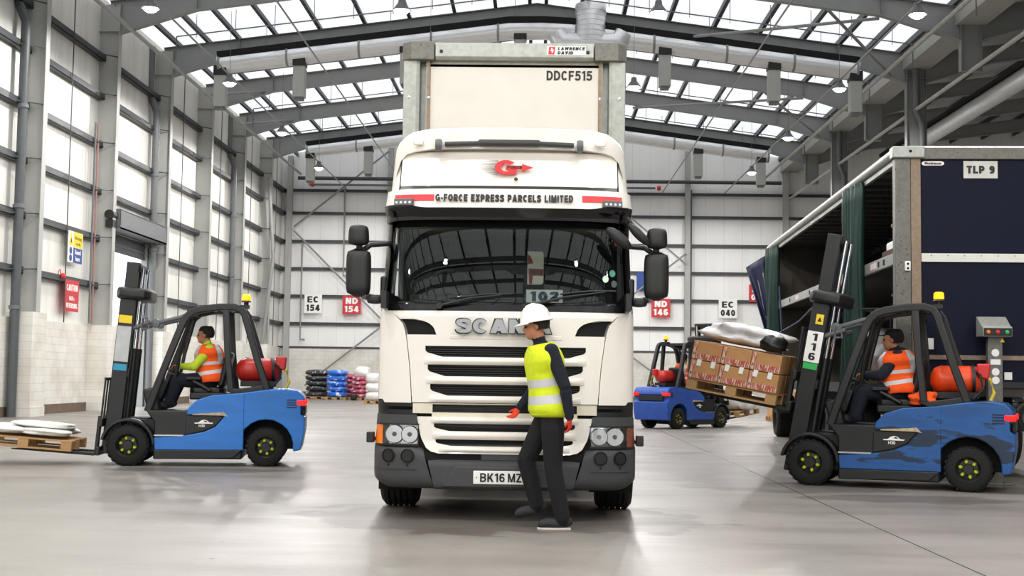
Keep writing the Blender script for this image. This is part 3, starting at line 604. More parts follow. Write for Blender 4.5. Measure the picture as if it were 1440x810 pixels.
# ------------------------------------------------------------------ pendant lamps
lw = [('by the roller door wall', -10.6), ('passing left of the trailer', -3.8), ('passing right of the trailer', 3.1), ('by the valley', 10.0)]
proto = None
for name_, x in lw:
    for k, y in enumerate((61.3, 52.3, 43.3, 34.3, 25.2, 16.1, 7.1, -2, -11, -20, -29)):
        lab = 'lit pendant lamp in the row %s, %s from the end wall' % (name_, ORD[k])
        if proto is None or x == -3.8 and k == 0:
            t = proto = thing('pendant_lamp', lab, 'lamp', b3(x, y, 11.05), 0, 'pendant lamps hung under the roof')
            m = MB(); m.lathe([(.05, .34), (.09, .33), (.11, .2), (.24, .02), (.26, -.02), (.245, -.02), (.22, .02), (.1, .17), (.0, .18)], (0, 0, 0), n=20); m.build('shade', M_grey, t)
            m = MB(); m.lathe([(.001, -.13), (.1, -.115), (.17, -.075), (.205, -.02), (.2, .012)], (0, 0, 0), n=20); m.build('bulb_lens', M_led, t)
            m = MB(); m.cyl((0, 0, .33), (0, 0, 4.0 if abs(x) < 5 else 2.6), .008, n=5); m.build('suspension_cable', M_grey, t)
        else:
            t = copy_tree(proto); t.location = b3(x, y, 11.05); t['label'] = lab; continue
        ld = bpy.data.lights.new('lamp_light', 'SPOT'); ld.energy = LAMP_W; ld.spot_size = R(178); ld.spot_blend = .2; ld.shadow_soft_size = .16; ld.color = (1, .98, .95)
        lo = bpy.data.objects.new('lamp_light', ld); C.objects.link(lo); lo.parent = t; lo.location = (0, 0, -.31)
# ------------------------------------------------------------------ signs
def sign(name, lab, loc, size, lines, board, ink, rz=0, ls=.33, bold=.03, sx=1.05):
    t = thing(name, lab, 'sign', loc, rz)
    m = MB(); m.box((0, 0, 0), (size[0], .03, size[1])); m.build('board', board, t, bevel=.004)
    n = len(lines)
    for i, s in enumerate(lines):
        caps(s, size[1]*.33, ink, t, (0, -.019, size[1]*(.5-(i+.5)/n)*.88), fit=size[0]*(.78 if len(s) > 2 else .66), wt=.24)
    return t
ys = (YB-.42)*S
sign('wall_sign', 'white square bay sign reading EC 154 on the end wall', (-12.85, ys, 5.27), (1.0, 1.08), ['EC', '154'], M_signwhite, M_txt, ls=.34)
sign('wall_sign', 'red square bay sign reading ND 154 beside the lorry mirror', (-10.65, ys, 5.22), (1.04, 1.06), ['ND', '154'], M_signred, M_txtw, ls=.35)
sign('wall_sign', 'red square bay sign reading ND 146 under the lorry mirror', (6.88, ys, 5.27), (1.06, 1.06), ['ND', '146'], M_signred, M_txtw, ls=.35)
sign('wall_sign', 'white square bay sign reading EC 040 above the carton load', (10.66, ys, 5.28), (1.04, 1.06), ['EC', '040'], M_signwhite, M_txt, ls=.34)
sign('wall_sign', 'red square bay sign partly hidden by the open trailer curtain', (12.38, ys, 6.17), (1.06, 1.0), ['ND', '040'], M_signred, M_txtw, ls=.35)
sign('wall_sign', 'blue upright notice behind the lorry mirror', (5.95, ys, 6.75), (.9, 1.1), [], M_signblue, M_txtw)
xs_ = (XW+.22)*S+.012
t = thing('warning_sign', 'yellow and blue warning notice with pictograms on the side wall', 'sign', (xs_, 38.6*S, 4.93*S), PI/2)
W_, H_ = 1.25, .98
m = MB(); m.box((0, 0, 0), (W_, .02, H_)); m.build('board', M_signwhite, t)
m = MB(); m.box((.2, -.012, H_/4), (W_*.62, .012, H_/2-.02)); m.build('warning_panel', M_signyel, t)
m = MB(); m.box((.2, -.012, -H_/4), (W_*.62, .012, H_/2-.02)); m.build('mandatory_panel', M_signblue, t)
m = MB(); m.prism([(-.58, .06), (-.24, .06), (-.41, .44)], 'y', -.02, -.005); m.build('hazard_triangle', M_signyel, t)
m = MB(); m.prism([(-.47, .13), (-.35, .13), (-.41, .28)], 'y', -.026, -.02); m.build('hazard_symbol', M_txt, t)
for z in (-.12, -.35):
    m = MB(); m.lathe([(.11, 0), (.11, .015)], (-.41, -.005, z), axis=(0, -1, 0), n=20); m.build('mandatory_disc', M_signblue, t)
text('Warning', .17, M_txt, t, (.2, -.02, .3)); text('Fork lifts', .12, M_txt, t, (.2, -.02, .12)); text('Sound', .2, M_txtw, t, (.2, -.02, -.14), bold=.02); text('horn', .2, M_txtw, t, (.2, -.02, -.35), bold=.02)
t = thing('caution_sign', 'red upright notice reading CAUTION HGVs REVERSING on the side wall', 'sign', (xs_, 38.45*S, 3.47*S), PI/2)
m = MB(); m.box((0, 0, 0), (1.2, .02, .98)); m.build('board', M_signred, t)
caps('CAUTION', .2, M_txtw, t, (0, -.013, .25), fit=.95); caps('HGV', .13, M_txtw, t, (-.06, -.013, -.08), fit=.34); text('s', .16, M_txtw, t, (.18, -.013, -.09), bold=.02); caps('REVERSING', .15, M_txtw, t, (0, -.013, -.31), fit=.95)

t = thing('fire_sounder', 'small red alarm sounder on the rail above the caution notice', 'alarm', ((XW+.235)*S, 37.6*S, 4.0*S), PI/2)
m = MB(); m.lathe([(.09, 0), (.09, .05), (.06, .1), (.001, .11)], (0, 0, 0), axis=(0, -1, 0), n=18); m.build('sounder_body', M_red, t)
m = MB(); m.tube([(-.02, .03, .05), (-.1, .03, .2), (-.2, .03, .15), (-.25, .03, -.02)], .015, 6); m.build('cable', M_red, t)
for k, (y, mt_, lab) in enumerate(((39.9, M_grey, 'grey vertical cable conduit beside the warning notices'), (40.15, pm('faded_red_pipe', '#9a6f68', .5), 'faded red vertical pipe between the notices and the roller door'))):
    m = MB(); m.cyl(b3(XW+.27, y, 2.7), b3(XW+.27, y, 9), .035, n=8); tag(m.build('wall_pipe', mt_), lab, 'pipe')
# ------------------------------------------------------------------ the white lorry: tractor unit (local frame: x across, y back from the bumper, z up)
def interp(tab, z):
    return float(np.interp(z, [a for a, _ in tab], [c for _, c in tab]))
YT = [(.25, .06), (.6, .0), (.72, .03), (1.9, .05), (1.97, .09), *[(1.97+.85*k/10, .09+.14*.085*k+(.34-.14)/1.7*(.085*k)**2) for k in range(1, 11)], (2.9, .24), (3.09, .30), (3.13, .36), (3.5, .52), (3.75, .7)]
WT = [(.25, 1.2), (.6, 1.225), (1.0, 1.205), (1.95, 1.2), (2.05, 1.19), (2.8, 1.165), (2.92, 1.19), (3.1, 1.17), (3.5, 1.115), (3.75, 1.05)]
def add_(u, Rr=.45, n=5.0):
    u = min(1, max(0, u)); return Rr*(1-(1-u**n)**(1/n))
def FP(x, z, off=0, d=0, Rr=.45, n=5.0):
    W = interp(WT, z); u = min(1, abs(x)/W)
    return Vector((x, interp(YT, z)+add_(u, Rr, n)+.045*u*u-off+d, z))
def qp(m, xl, xr, zb, zt, off=0, th=.03, nu=10, nv=2, Rr=.45):
    """slab on the cab front; xl, xr may be functions of z, zb, zt functions of x fraction"""
    fx0 = xl if callable(xl) else (lambda z: xl); fx1 = xr if callable(xr) else (lambda z: xr)
    def F(u, v, d):
        b = zb(u) if callable(zb) else zb; t_ = zt(u) if callable(zt) else zt
        z = b+(t_-b)*v; a, c = fx0(z), fx1(z); return FP(a+(c-a)*u, z, off, d, Rr)
    return m.grid(F, nu, nv, th)
def pl(tab): return lambda z: interp(tab, z)
lorry = thing('lorry_tractor', 'white lorry cab facing the camera with red stripes over a black sun visor', 'lorry', (-.306, 11.93, 0))
T = lorry
# --- cab body core (behind the front panels)
def plan(z, inset=.03, yb=2.25, n=14):
    W = interp(WT, z)-inset; y0 = interp(YT, z)+inset+.03; pts = []
    for i in range(n+1):
        a = -1+2*i/n; u = math.copysign(1-(1-abs(a))**2.2, a); pts.append(Vector((u*W, y0+add_(abs(u))+.05*u*u, z)))
    pts.append(Vector((W, yb, z))); pts.append(Vector((-W, yb, z))); return pts
m = MB(); m.rings([plan(z) for z in (1.12, 1.5, 1.93)]); m.build('cab_shell', M_white, T, ang=30)
m = MB(); m.rings([plan(z, .06) for z in (.55, .8, 1.13)]); m.build('cab_base', M_dark, T)
m = MB(); m.rings([plan(z, .012) for z in (2.83, 2.95, 3.1, 3.3, 3.45, 3.55)]); m.build('roof_shell', M_white, T, ang=30)
m = MB()
m.box((0, 2.22, 2.4), (2.24, .06, .95)); 
for s in (-1, 1): m.box((s*1.13, 1.85, 2.4), (.05, .8, .95)); m.box((s*1.13, .75, 2.02), (.05, 1.5, .16))
m.build('cab_rear_wall', M_black, T)
m = MB()
for s in (-1, 1):
    m.tube([(s*1.155, .62, 1.93), (s*1.13, .95, 2.85)], 1, prof=[(-.03, -.09), (.03, -.09), (.03, .09), (-.03, .09)])
m.build('windscreen_pillar', M_black, T)
# --- interior
m = MB(); m.box((0, .85, 1.98), (2.1, 1.0, .08)); m.box((0, .95, 2.06), (1.9, .6, .1)); m.build('dashboard', pm('dash_grey', '#1f2121', .6, var=.1), T, bevel=.03)
m = MB(); m.box((0, 1.5, 1.9), (2.2, 1.6, .06)); m.build('cab_floor', M_dark, T)
for s in (-1, 1):
    m = MB(); m.box((s*.62, 1.75, 2.25), (.5, .16, .75)); m.box((s*.62, 1.72, 2.66), (.28, .1, .2)); m.build('seat', pm('seat_fabric', '#151617', .9), T, bevel=.05)
m = MB()
P = [Vector((-.6+.22*math.cos(a), 1.08-.13*math.sin(a)*.6, 2.17+.2*math.sin(a))) for a in [2*PI*k/24 for k in range(25)]]
m.tube(P, .018, 8, caps=False); m.cyl((-.6, 1.08, 2.17), (-.6, 1.3, 2.0), .04); m.box((-.6, 1.08, 2.17), (.42, .03, .06)); m.build('steering_wheel', M_black, T)
# --- windscreen
m = MB(); qp(m, lambda z: -interp(WT, z)*.985, lambda z: interp(WT, z)*.985, 1.955, 2.81, -.02, .006, 40, 20, .42); m.build('windscreen', M_glass, T, ang=60)
for s in (-1, 1):
    m = MB()
    W0 = lambda z: s*interp(WT, z)*.99; W1 = lambda z: s*interp(WT, z)*.945
    qp(m, W0, W1, 1.95, 2.84, -.012, .004, 8, 5, .42); m.build('windscreen_seal', M_gloss, T)
m = MB(); qp(m, lambda z: -interp(WT, z)*.985, lambda z: interp(WT, z)*.985, 1.925, 1.985, .0, .03, 30, 1, .42); m.build('wiper_cowl', M_gloss, T)
m = MB(); qp(m, lambda z: -interp(WT, z)*.98, lambda z: interp(WT, z)*.98, 2.73, 2.86, -.03, .006, 30, 2, .42); m.build('visor_shade_strip', M_dark, T)  # dark strip stands in for the shade under the sun visor
# wipers
for (x0, z0, x1, z1) in ((-.62, 1.97, -.05, 2.075), (.18, 1.97, .92, 2.12)):
    m = MB(); a, c = FP(x0, z0, .03), FP(x1, z1, .012); b_ = FP((x0+x1)/2, (z0+z1)/2+.02, .04)
    m.tube([a, b_, c], [.016, .013, .008], 8); e0, e1 = FP(x1-.42, z1-.028, .008), FP(x1+.1, z1+.012, .008)
    m.tube([e0, FP(x1-.15, z1+.005, .012), e1], .009, 6); m.cyl(FP(x0, z0, -.02), FP(x0, z0, .06), .03); m.build('wiper', M_black, T)
# stickers and cards behind the glass
def disc(m, x, z, r, off, F=FP, n=24, asp=1):
    c = F(x, z, off); d = (F(x, z+.05, off)-F(x, z-.05, off)).normalized(); e = (F(x+.05, z, off)-F(x-.05, z, off)).normalized(); nn = e.cross(d).normalized()
    f = [m.bm.verts.new(c+e*math.cos(2*PI*k/n)*r*asp+d*math.sin(2*PI*k/n)*r) for k in range(n)]; g = [m.bm.verts.new(v.co-nn*.004) for v in f]
    m._f(f); m._f(list(reversed(g)))
    for k in range(n): m._f([f[k], f[(k+1) % n], g[(k+1) % n], g[k]])
    return m
for x, z, r, mt, nm in ((.925, 2.245, .034, pm('pale_disc', '#cfe0cf', .6), 'permit_disc'), (.99, 2.3, .034, pm('teal_disc', '#4f9a86', .5), 'permit_disc'), (1.005, 2.2, .034, pm('dark_disc', '#47524d', .5), 'permit_disc')):
    disc(MB_ := MB(), x, z, r, -.008, asp=.85); MB_.build(nm, mt, T)
m = MB(); m.box((1.03, .40, 2.62), (.03, .004, .09)); m.build('windscreen_sticker', M_red, T)
card = MB(); card.box((.355, .34, 2.085), (.345, .008, .13), Matrix.Rotation(R(-18), 3, 'X')); cobj = card.build('number_card', M_signwhite, T)
caps('102', .1, M_txtn, cobj, (.355, .333, 2.083), (R(90-18), 0, 0), fit=.27, wt=.26)
m = MB(); x0, x1, z0, z1, rr = .185, .345, 2.235, 2.565, .03
P = []
for cx, cz, a0 in ((x1-rr, z1-rr, 0), (x0+.002, z1-.002, 90), (x0+.002, z0+.002, 180), (x1-rr, z0+rr, 270)):
    for k in range(5): a = R(a0+90*k/4); q = rr if cx > .3 else .002; P.append((cx+q*math.cos(a), cz+q*math.sin(a)))
m.prism(P, 'y', .9, .91); win = m.build('hanging_card', M_cream, T)
m = MB(); m.prism([(.188, 2.54), (.21, 2.52), (.232, 2.48), (.245, 2.445), (.188, 2.44)], 'y', .892, .9); m.prism([(.195, 2.395), (.343, 2.39), (.343, 2.325), (.24, 2.325), (.232, 2.24), (.205, 2.24)], 'y', .892, .9); m.build('red_print', pm('dull_red', '#9c4036', .6), win)
caps('ORCE', .04, M_txt, win, (.272, .89, 2.357), fit=.13)
# --- sun visor
def visz(u): return 2.775+.05*(1-abs(2*u-1)**3) if False else 2.79-.02*abs(2*u-1)**6
m = MB(); qp(m, lambda z: -interp(WT, z)*.995, lambda z: interp(WT, z)*.995, visz, lambda u: 2.90+.028*min(1, max(0, (abs(2*u-1)-.68)/.12)), .09, .16, 40, 4, .35); m.build('sun_visor', M_gloss, T)
# --- front panels, white
seam = pl([(1.07, .855), (1.4, .88), (1.7, .92), (1.8, .95), (1.86, 1.0), (1.935, 1.095), (2.03, 1.17)])
slots = [(1.497, 1.597, .742), (1.318, 1.424, .716), (1.140, 1.245, .690)]
SL = [(s0, s1, w_) for s0, s1, w_ in slots]
neg = lambda f: (lambda z: -f(z))
m = MB()
zcur = 1.935
def row(zb, zt, m, edge, nu=26):
    qp(m, neg(edge), edge, zb, zt, .0, .05, nu, 1)
row(1.872, 1.935, m, seam); row(1.597, 1.70, m, seam)
row(1.70, 1.872, m, lambda z: .63)                     # centre block with the badge, between the side intakes
# white around the side intakes
for s in (-1, 1):
    inn = pl([(1.70, .64), (1.765, .665), (1.80, .70), (1.822, .74), (1.872, .98)])
    A, B_ = (lambda z: -inn(z)), (lambda z: -.62)
    if s < 0: qp(m, A, B_, 1.70, 1.845, 0, .05, 6, 8)
    else: qp(m, lambda z: .62, inn, 1.70, 1.845, 0, .05, 6, 8)
    if s < 0: qp(m, neg(seam), lambda z: -.62, 1.845, 1.872, 0, .05, 10, 1)
    else: qp(m, lambda z: .62, seam, 1.845, 1.872, 0, .05, 10, 1)
for k, (z0, z1, w_) in enumerate(SL):
    zm = z0+(z1-z0)*.45
    el = pl([(z0, w_-.16), (zm, w_), (z1, w_)])
    qp(m, neg(seam), neg(el), z0, z1, 0, .05, 5, 5); qp(m, el, seam, z0, z1, 0, .05, 5, 5)
for zb, zt in ((1.424, 1.497), (1.245, 1.318), (1.075, 1.140)): row(zb, zt, m, seam)
m.build('front_panel', M_white, T, ang=25)
# slats proud of the panel
for z0, z1, w_ in ((1.43, 1.492, .75), (1.25, 1.312, .73), (1.08, 1.135, .70), (.748, .808, .66), (.63, .675, .60), (.892, .94, .68)):
    m = MB()
    def F(u, v, d, z0=z0, z1=z1, w_=w_):
        zz = z0+(z1-z0)*v; x = -w_+2*w_*u; e = min(1, (1-abs(2*u-1))*9); return FP(x, zz, .028*math.sin(PI*(.15+.7*v))*e+.004, d)
    m.grid(F, 40, 6, .03); m.build('grille_slat', M_white, T, ang=50)
m = MB(); qp(m, -.80, .80, .62, 1.9, -.055, .01, 30, 2); m.build('grille_backing', M_dark, T)
for z0, z1, w_ in SL+[(.985, 1.06, .665), (.815, .885, .648), (.68, .74, .63)]:
    m = MB()
    for k in range(5): 
        z = z0+(z1-z0)*(k+.5)/5; qp(m, -w_, w_, z-.004, z+.004, -.04, .012, 24, 1)
    m.build('grille_mesh', M_black, T)
# cream strip between the upper and the lower panel
m = MB(); e4 = lambda z: .665
qp(m, -.848, -.665, .975, 1.068, -.008, .04, 4, 1); qp(m, .665, .848, .975, 1.068, -.008, .04, 4, 1); qp(m, -.67, .67, .945, .985, -.008, .04, 20, 1); qp(m, -.67, .67, 1.06, 1.07, -.008, .04, 20, 1)
m.build('grille_strip', pm('aged_white', '#ddd5c2', .5, var=.05), T)
# lower grille panel
lowe = pl([(.612, .60), (.625, .665), (.66, .715), (.75, .765), (.95, .81)])
m = MB(); qp(m, neg(lowe), lowe, .885, .945, 0, .05, 24, 2)
for z0, z1, w_ in ((.815, .885, .648), (.68, .74, .63)):
    el = pl([(z0, w_-.14), (z0+(z1-z0)*.45, w_), (z1, w_)]); qp(m, neg(lowe), neg(el), z0, z1, 0, .05, 5, 5); qp(m, el, lowe, z0, z1, 0, .05, 5, 5)
qp(m, neg(lowe), lowe, .74, .815, 0, .05, 24, 2); qp(m, neg(lowe), lowe, .612, .68, 0, .05, 24, 4)
m.build('lower_grille_panel', M_white, T, ang=25)
# side intakes and badge
for s in (-1, 1):
    m = MB(); inn = pl([(1.70, .645), (1.765, .665), (1.80, .70), (1.822, .74), (1.848, .98)]); out = lambda z: seam(z)-.012
    if s < 0: qp(m, neg(out), neg(inn), 1.70, 1.848, -.03, .02, 8, 8)
    else: qp(m, inn, out, 1.70, 1.848, -.03, .02, 8, 8)
    m.build('side_intake', M_dark, T)
m = MB(); qp(m, -.52, .52, 1.66, 1.70, .006, .02, 16, 1); m.build('badge_ledge', M_white, T, bevel=.008)
b_ = caps('SCANIA', .128, M_silver, T, (-.016, -.012, 1.783), ext=.012, fit=.875, wt=.24, name='badge_lettering', gap=.07); caps('SCANIA', .146, M_black, T, (-.016, -.002, 1.783), ext=.008, fit=.895, wt=.30, name='badge_shadow_edge', gap=.03)  # black backing copy stands in for shadow edges round the letters
# corner deflector panels
for s in (-1, 1):
    m = MB()
    def F(u, v, d, s=s):
        z = 1.10+(2.035-1.10)*v; W = interp(WT, z); a = seam(z)+.006; uu = 1-(1-u)**2.4; x = a+(W-a)*uu
        zz = z if v > .02 else z-.03*(u < .5); p = FP(x, zz, .012, 0); 
        nx = max(0, (uu-.8)/.2)
        return Vector((s*(p.x-d*nx), p.y+d*(1-nx*.3), p.z))
    m.grid(F, 16, 12, .03)
    for k in range(1): pass
    m.build('corner_panel', M_white, T, ang=40)
    m = MB()
    def G(u, v, d, s=s):
        z = .875+(1.135-.875)*v; a = .80+.05*v; W = interp(WT, z)-.005; uu = 1-(1-u)**2.4; x = a+(W-a)*uu; dip = .05 if .22 < v < .62 else .02; p = FP(x, z, -dip, 0); return Vector((s*p.x, p.y+d, z))
    m.grid(G, 14, 8, .03); m.build('corner_step', M_black, T)
    m = MB()
    def G2(u, v, d, s=s):
        z = .875+.085*v; a = .805; W = interp(WT, z); uu = 1-(1-u)**2.4; x = a+(W-a)*uu; p = FP(x, z, .012, 0); return Vector((s*p.x, p.y+d, z))
    m.grid(G2, 14, 2, .04); m.build('step_bar', M_bump, T)
    m = MB(); m.box((s*1.06, .26, 1.04), (.12, .02, .09)); m.build('washer_panel', M_gloss, T)
# headlamps
for s in (-1, 1):
    t0 = bpy.data.objects.new('headlamp', None); C.objects.link(t0); t0.parent = T
    m = MB()
    def H1(u, v, d, s=s):
        z = .69+(.865-.69)*v; a, W = .79, 1.215; uu = 1-(1-u)**1.8; x = a+(W-a)*uu; p = FP(x, z, -.07, 0); return Vector((s*p.x, p.y+d, z))
    m.grid(H1, 14, 2, .03); m.build('housing', M_reflector, t0)
    m = MB()
    def H2(u, v, d, s=s):
        z = .69+(.868-.69)*v; a, W = .785, 1.125; uu = u; x = a+(W-a)*uu; p = FP(x, z, .006, 0); return Vector((s*p.x, p.y+d, z))
    m.grid(H2, 12, 4, .006); m.build('lens', M_lens, t0)
    for cx, r in ((.875, .074), (1.02, .08)):
        p = FP(cx, .778, -.065); m = MB(); m.lathe([(r, -.035), (r*.98, -.03), (r*.8, .0), (r*.45, .02), (.012, .026), (.012, -.02), (.002, -.025)], (s*p.x, p.y+.005, p.z), axis=(0, 1, 0), n=28); m.build('reflector_bowl', M_chrome, t0)
        m = MB(); m.lathe([(r*1.02, -.03), (r*1.08, -.036), (r*1.08, -.02), (r*1.02, -.018)], (s*p.x, p.y+.002, p.z), axis=(0, 1, 0), n=28, closed=True); m.build('bezel_ring', M_alu, t0)
        m = MB(); m.lathe([(.022, -.035), (.02, -.045), (.001, -.047)], (s*p.x, p.y+.005, p.z), axis=(0, 1, 0), n=16); m.build('bulb_shield', M_grey, t0)
        m = MB(); m.lathe([(r*.62, -.012), (r*.66, -.02), (r*.7, -.012)], (s*p.x, p.y+.003, p.z), axis=(0, 1, 0), n=24); m.build('inner_ring', M_dark, t0)
    m = MB()
    def H3(u, v, d, s=s):
        z = .69+(.868-.69)*v; a, W = 1.13, 1.222; x = a+(W-a)*(1-(1-u)**2.2); p = FP(x, z, .004, 0); return Vector((s*p.x, p.y+d, z))
    m.grid(H3, 8, 3, .02); m.build('indicator', M_amber if s < 0 else pm('smoked_indicator', '#7a4534', .3, var=.35, scale=40), t0)
    for z in (.683, .872):
        m = MB()
        def H4(u, v, d, s=s, z=z):
            a, W = .785, 1.21; x = a+(W-a)*(1-(1-u)**1.8); p = FP(x, z, .014, 0); return Vector((s*p.x, p.y+d, z+.007*(2*v-1)))
        m.grid(H4, 12, 1, .03); m.build('trim_strip', M_black, t0)
# bumper: two corners and a centre
bz = lambda x: .292+.09*max(0, (abs(x)-1.02)/.2)**2
for s in (-1, 1):
    m = MB()
    def Bq(u, v, d, s=s):
        uu = 1-(1-u)**2.0; x0 = .635+.11*v; W = 1.225; x = x0+(W-x0)*uu; zb = bz(x); zt = .688-.06*max(0, 1-(x-.70)/.12)*(x < .82); z = zb+(zt-zb)*v
        rnd = .05*(abs(2*v-1)**6); p = FP(x, .6, .012-rnd, 0, .42, 4.2); return Vector((s*p.x, p.y+d, z))
    m.grid(Bq, 20, 10, .05); m.build('bumper_corner', M_bump, T, ang=50)
    m = MB()
    def Br(u, v, d, s=s):
        x = .80+(1.16-.80)*u; p = FP(x, .6, .022, 0, .42, 4.2); return Vector((s*p.x, p.y+d, .462+.012*v))
    m.grid(Br, 12, 1, .02); m.build('bumper_crease', M_bump, T)
    for cx in (.885, 1.065):
        c = FP(cx, .6, .012, 0, .42, 4.2); nrm = (FP(cx+.02, .6, .012, 0, .42, 4.2)-FP(cx-.02, .6, .012, 0, .42, 4.2)).normalized(); ax = Vector((s*nrm.y, -nrm.x, 0))
        m = MB(); m.lathe([(.0, .012), (.05, .012), (.053, .004), (.058, .003), (.06, .012), (.064, .012), (.066, 0), (.0, -.01)], (s*c.x, c.y, .583), axis=ax, n=28); m.build('fog_lamp_blank', M_black, T)
        m = MB(); m.lathe([(.009, -.01), (.009, .008), (.001, .009)], (s*(cx+.03*s*0), c.y-.0, .50), axis=ax, n=10); m.build('clip', M_dark, T)
m = MB()
def Bc(u, v, d):
    zt = .555; xb, xt = .63, .70; z = .285+(zt-.285)*v; xx = (xb+(xt-xb)*v)*(2*u-1); inset = 0; p = FP(xx, .6, .004-inset-.03*(abs(2*v-1)**8), 0, .42, 4.2); return Vector((p.x, p.y+d, z))
m.grid(Bc, 40, 12, .05); m.build('bumper_centre', M_bump, T, ang=30)
m = MB(); m.prism([(-.56, .31), (.56, .31), (.44, .5), (-.44, .5)], 'y', -.008, .03); m.build('plate_plinth', M_bump, T, bevel=.012)
m = MB(); m.box((0, .05, .585), (1.5, .02, .08)); m.build('bumper_slot', M_dark, T)
m = MB(); m.box((0, .03, .585), (.42, .02, .072)); m.build('tow_cover', M_bump, T, bevel=.01)
m = MB(); m.box((0, -.012, .402), (.55, .012, .122)); pl_ = m.build('number_plate', M_signwhite, T, bevel=.006)
caps('BK16', .079, M_txt, pl_, (-.1, -.0195, .402), fit=.225, wt=.18); caps('MZJ', .079, M_txt, pl_, (.13, -.0195, .402), fit=.18, wt=.18)
for s in (-1, 1):
    m = MB(); m.lathe([(.006, 0), (.006, .004), (.001, .005)], (s*.245, -.018, .402), axis=(0, -1, 0), n=10); m.build('plate_screw', M_grey, pl_)
    m = MB(); m.box((s*1.26, .3, .74), (.07, .1, .1)); m.tube([(s*1.2, .5, .74), (s*1.27, .45, .70)], .02, 6); m.build('side_marker', M_black, T, bevel=.015)
    m = MB(); m.box((s*1.0, .8, .42), (.4, .6, .36)); m.build('wheel_arch_liner', M_dark, T)
# --- header panel with the company name
m = MB(); qp(m, lambda z: -interp(WT, z)*.995, lambda z: interp(WT, z)*.995, lambda u: 2.905, lambda u: 3.095-.012*abs(2*u-1)**4, .04, .1, 40, 4, .4); hp = m.build('header_panel', M_white, T, ang=40)
m = MB(); qp(m, -1.04, 1.04, 3.10, 3.135, -.0, .04, 30, 1, .4); m.build('hatch_gap_strip', M_black, T)
m = MB(); qp(m, -1.045, 1.045, 3.137, 3.485, .0, .06, 30, 4, .45); m.build('roof_hatch', M_white, T, ang=40)
for s in (-1, 1):
    m = MB(); qp(m, s*1.043, s*1.056, 3.10, 3.47, -.012, .03, 2, 4, .45); m.build('hatch_seam', M_dark, T)
caps('G-FORCE EXPRESS PARCELS LIMITED', .074, M_txt, hp, (-.036, .222, 3.0), (R(72), 0, 0), fit=1.30, wt=.25)
for s in (-1, 1):
    m = MB(); qp(m, s*.70, s*1.08, 2.972, 3.035, .046, .006, 14, 1, .4); m.build('red_stripe', M_red, hp)
    t0 = MB(); c = FP(s*.985, 2.955, .075, 0, .4); rot = Matrix.Rotation(s*R(14), 3, 'Z'); t0.box(c, (.185, .05, .065), rot); cl = t0.build('marker_lamp', M_grey, T, bevel=.006)
    for k in range(4):
        m = MB(); q = c+rot @ Vector((-.066+.044*k, -.027, -.005)); m.lathe([(.013, 0), (.01, .004), (.001, .006)], q, axis=rot @ Vector((0, -1, 0)), n=12); m.build('lamp_bulb', M_signwhite, cl)
# emblem on the hatch
em = bpy.data.objects.new('emblem', None); C.objects.link(em); em.parent = T; em.location = FP(0, 3.32, .033); em.rotation_euler = (R(-23), 0, 0)
caps('G', .165, M_red, em, (-.03, -.004, 0), name='emblem_letter', fit=.21, wt=.21, ext=.004)
m = MB(); m.prism([(-.03, .018), (.125, .018), (.125, .038), (.235, -.003), (.125, -.042), (.125, -.022), (-.03, -.022)], 'y', -.012, -.006); m.build('emblem_arrow', M_red, em)
caps('FORCE', .024, M_txt, em, (.055, -.0135, -.003), name='emblem_word', fit=.14, shear=.2)
m = MB()
for k, (z, a) in enumerate(((.078, .17), (.062, .21), (.046, .235), (.03, .245), (.012, .25), (-.006, .25), (-.022, .245), (-.038, .225), (-.054, .2), (-.068, .17), (-.08, .15))):
    m.prism([(-a-.02, z), (-.1, z+.0035), (-.1, z-.0035)], 'y', -.004, 0)
m.build('emblem_streaks', pm('streak_grey', '#6d6f72', .5), em)
m = MB(); p = FP(.07, 3.2, .034); m.lathe([(.018, 0), (.018, .006), (.004, .01)], p, axis=(0, -1, .35), n=14); m.build('hatch_knob', M_black, T)
# --- roof fairing: an arched hood over the hatch
outer = [(-1.16, 3.1), (-1.14, 3.3), (-1.115, 3.53), (-1.08, 3.595), (-1.02, 3.645), (-.94, 3.685), (-.76, 3.71), (-.4, 3.722), (0, 3.725)]
inner = [(-1.13, 3.1), (-1.1, 3.3), (-1.06, 3.41), (-1.0, 3.465), (-.92, 3.485), (-.73, 3.505), (-.5, 3.512), (-.2, 3.515), (0, 3.515)]
mir = lambda P: P+[(-x, z) for x, z in reversed(P[:-1])]
O_, I_ = mir(outer), mir(inner)
m = MB(); n = len(O_)
def arch(y, k):     # the hood leans forward and is rounded at its lip
    return [Vector((x*(1-.02*k), y+max(0, (abs(x)-.7)/.45)**2*.25+(3.72-z)*(-.05), z-.012*k)) for x, z in O_], [Vector((x, y+max(0, (abs(x)-.7)/.45)**2*.25, z)) for x, z in I_]
secs = [arch(.47, 1.6), arch(.45, .6), arch(.50, 0), arch(1.0, 0), (None, None)]
rings = []
oa, ia = arch(.455, 1.2); rings.append(ia); rings.append(oa); rings.append(arch(.50, 0)[0]); rings.append([Vector((p.x, 1.3, p.z)) for p in arch(1.0, 0)[0]]); rings.append([Vector((p.x, 2.2, p.z+.02*(p.z > 3.4))) for p in arch(1.0, 0)[0]]); rings.append([Vector((p.x, 2.2, p.z)) for p in ia])
rings.append([Vector((p.x, .75, p.z)) for p in ia])
vr = [[m.bm.verts.new(p) for p in r] for r in rings]
for a, c in zip(vr, vr[1:]+vr[:1]):
    for i in range(n-1): m._f([a[i], a[i+1], c[i+1], c[i]])
m.build('roof_fairing', M_white, T, ang=45)
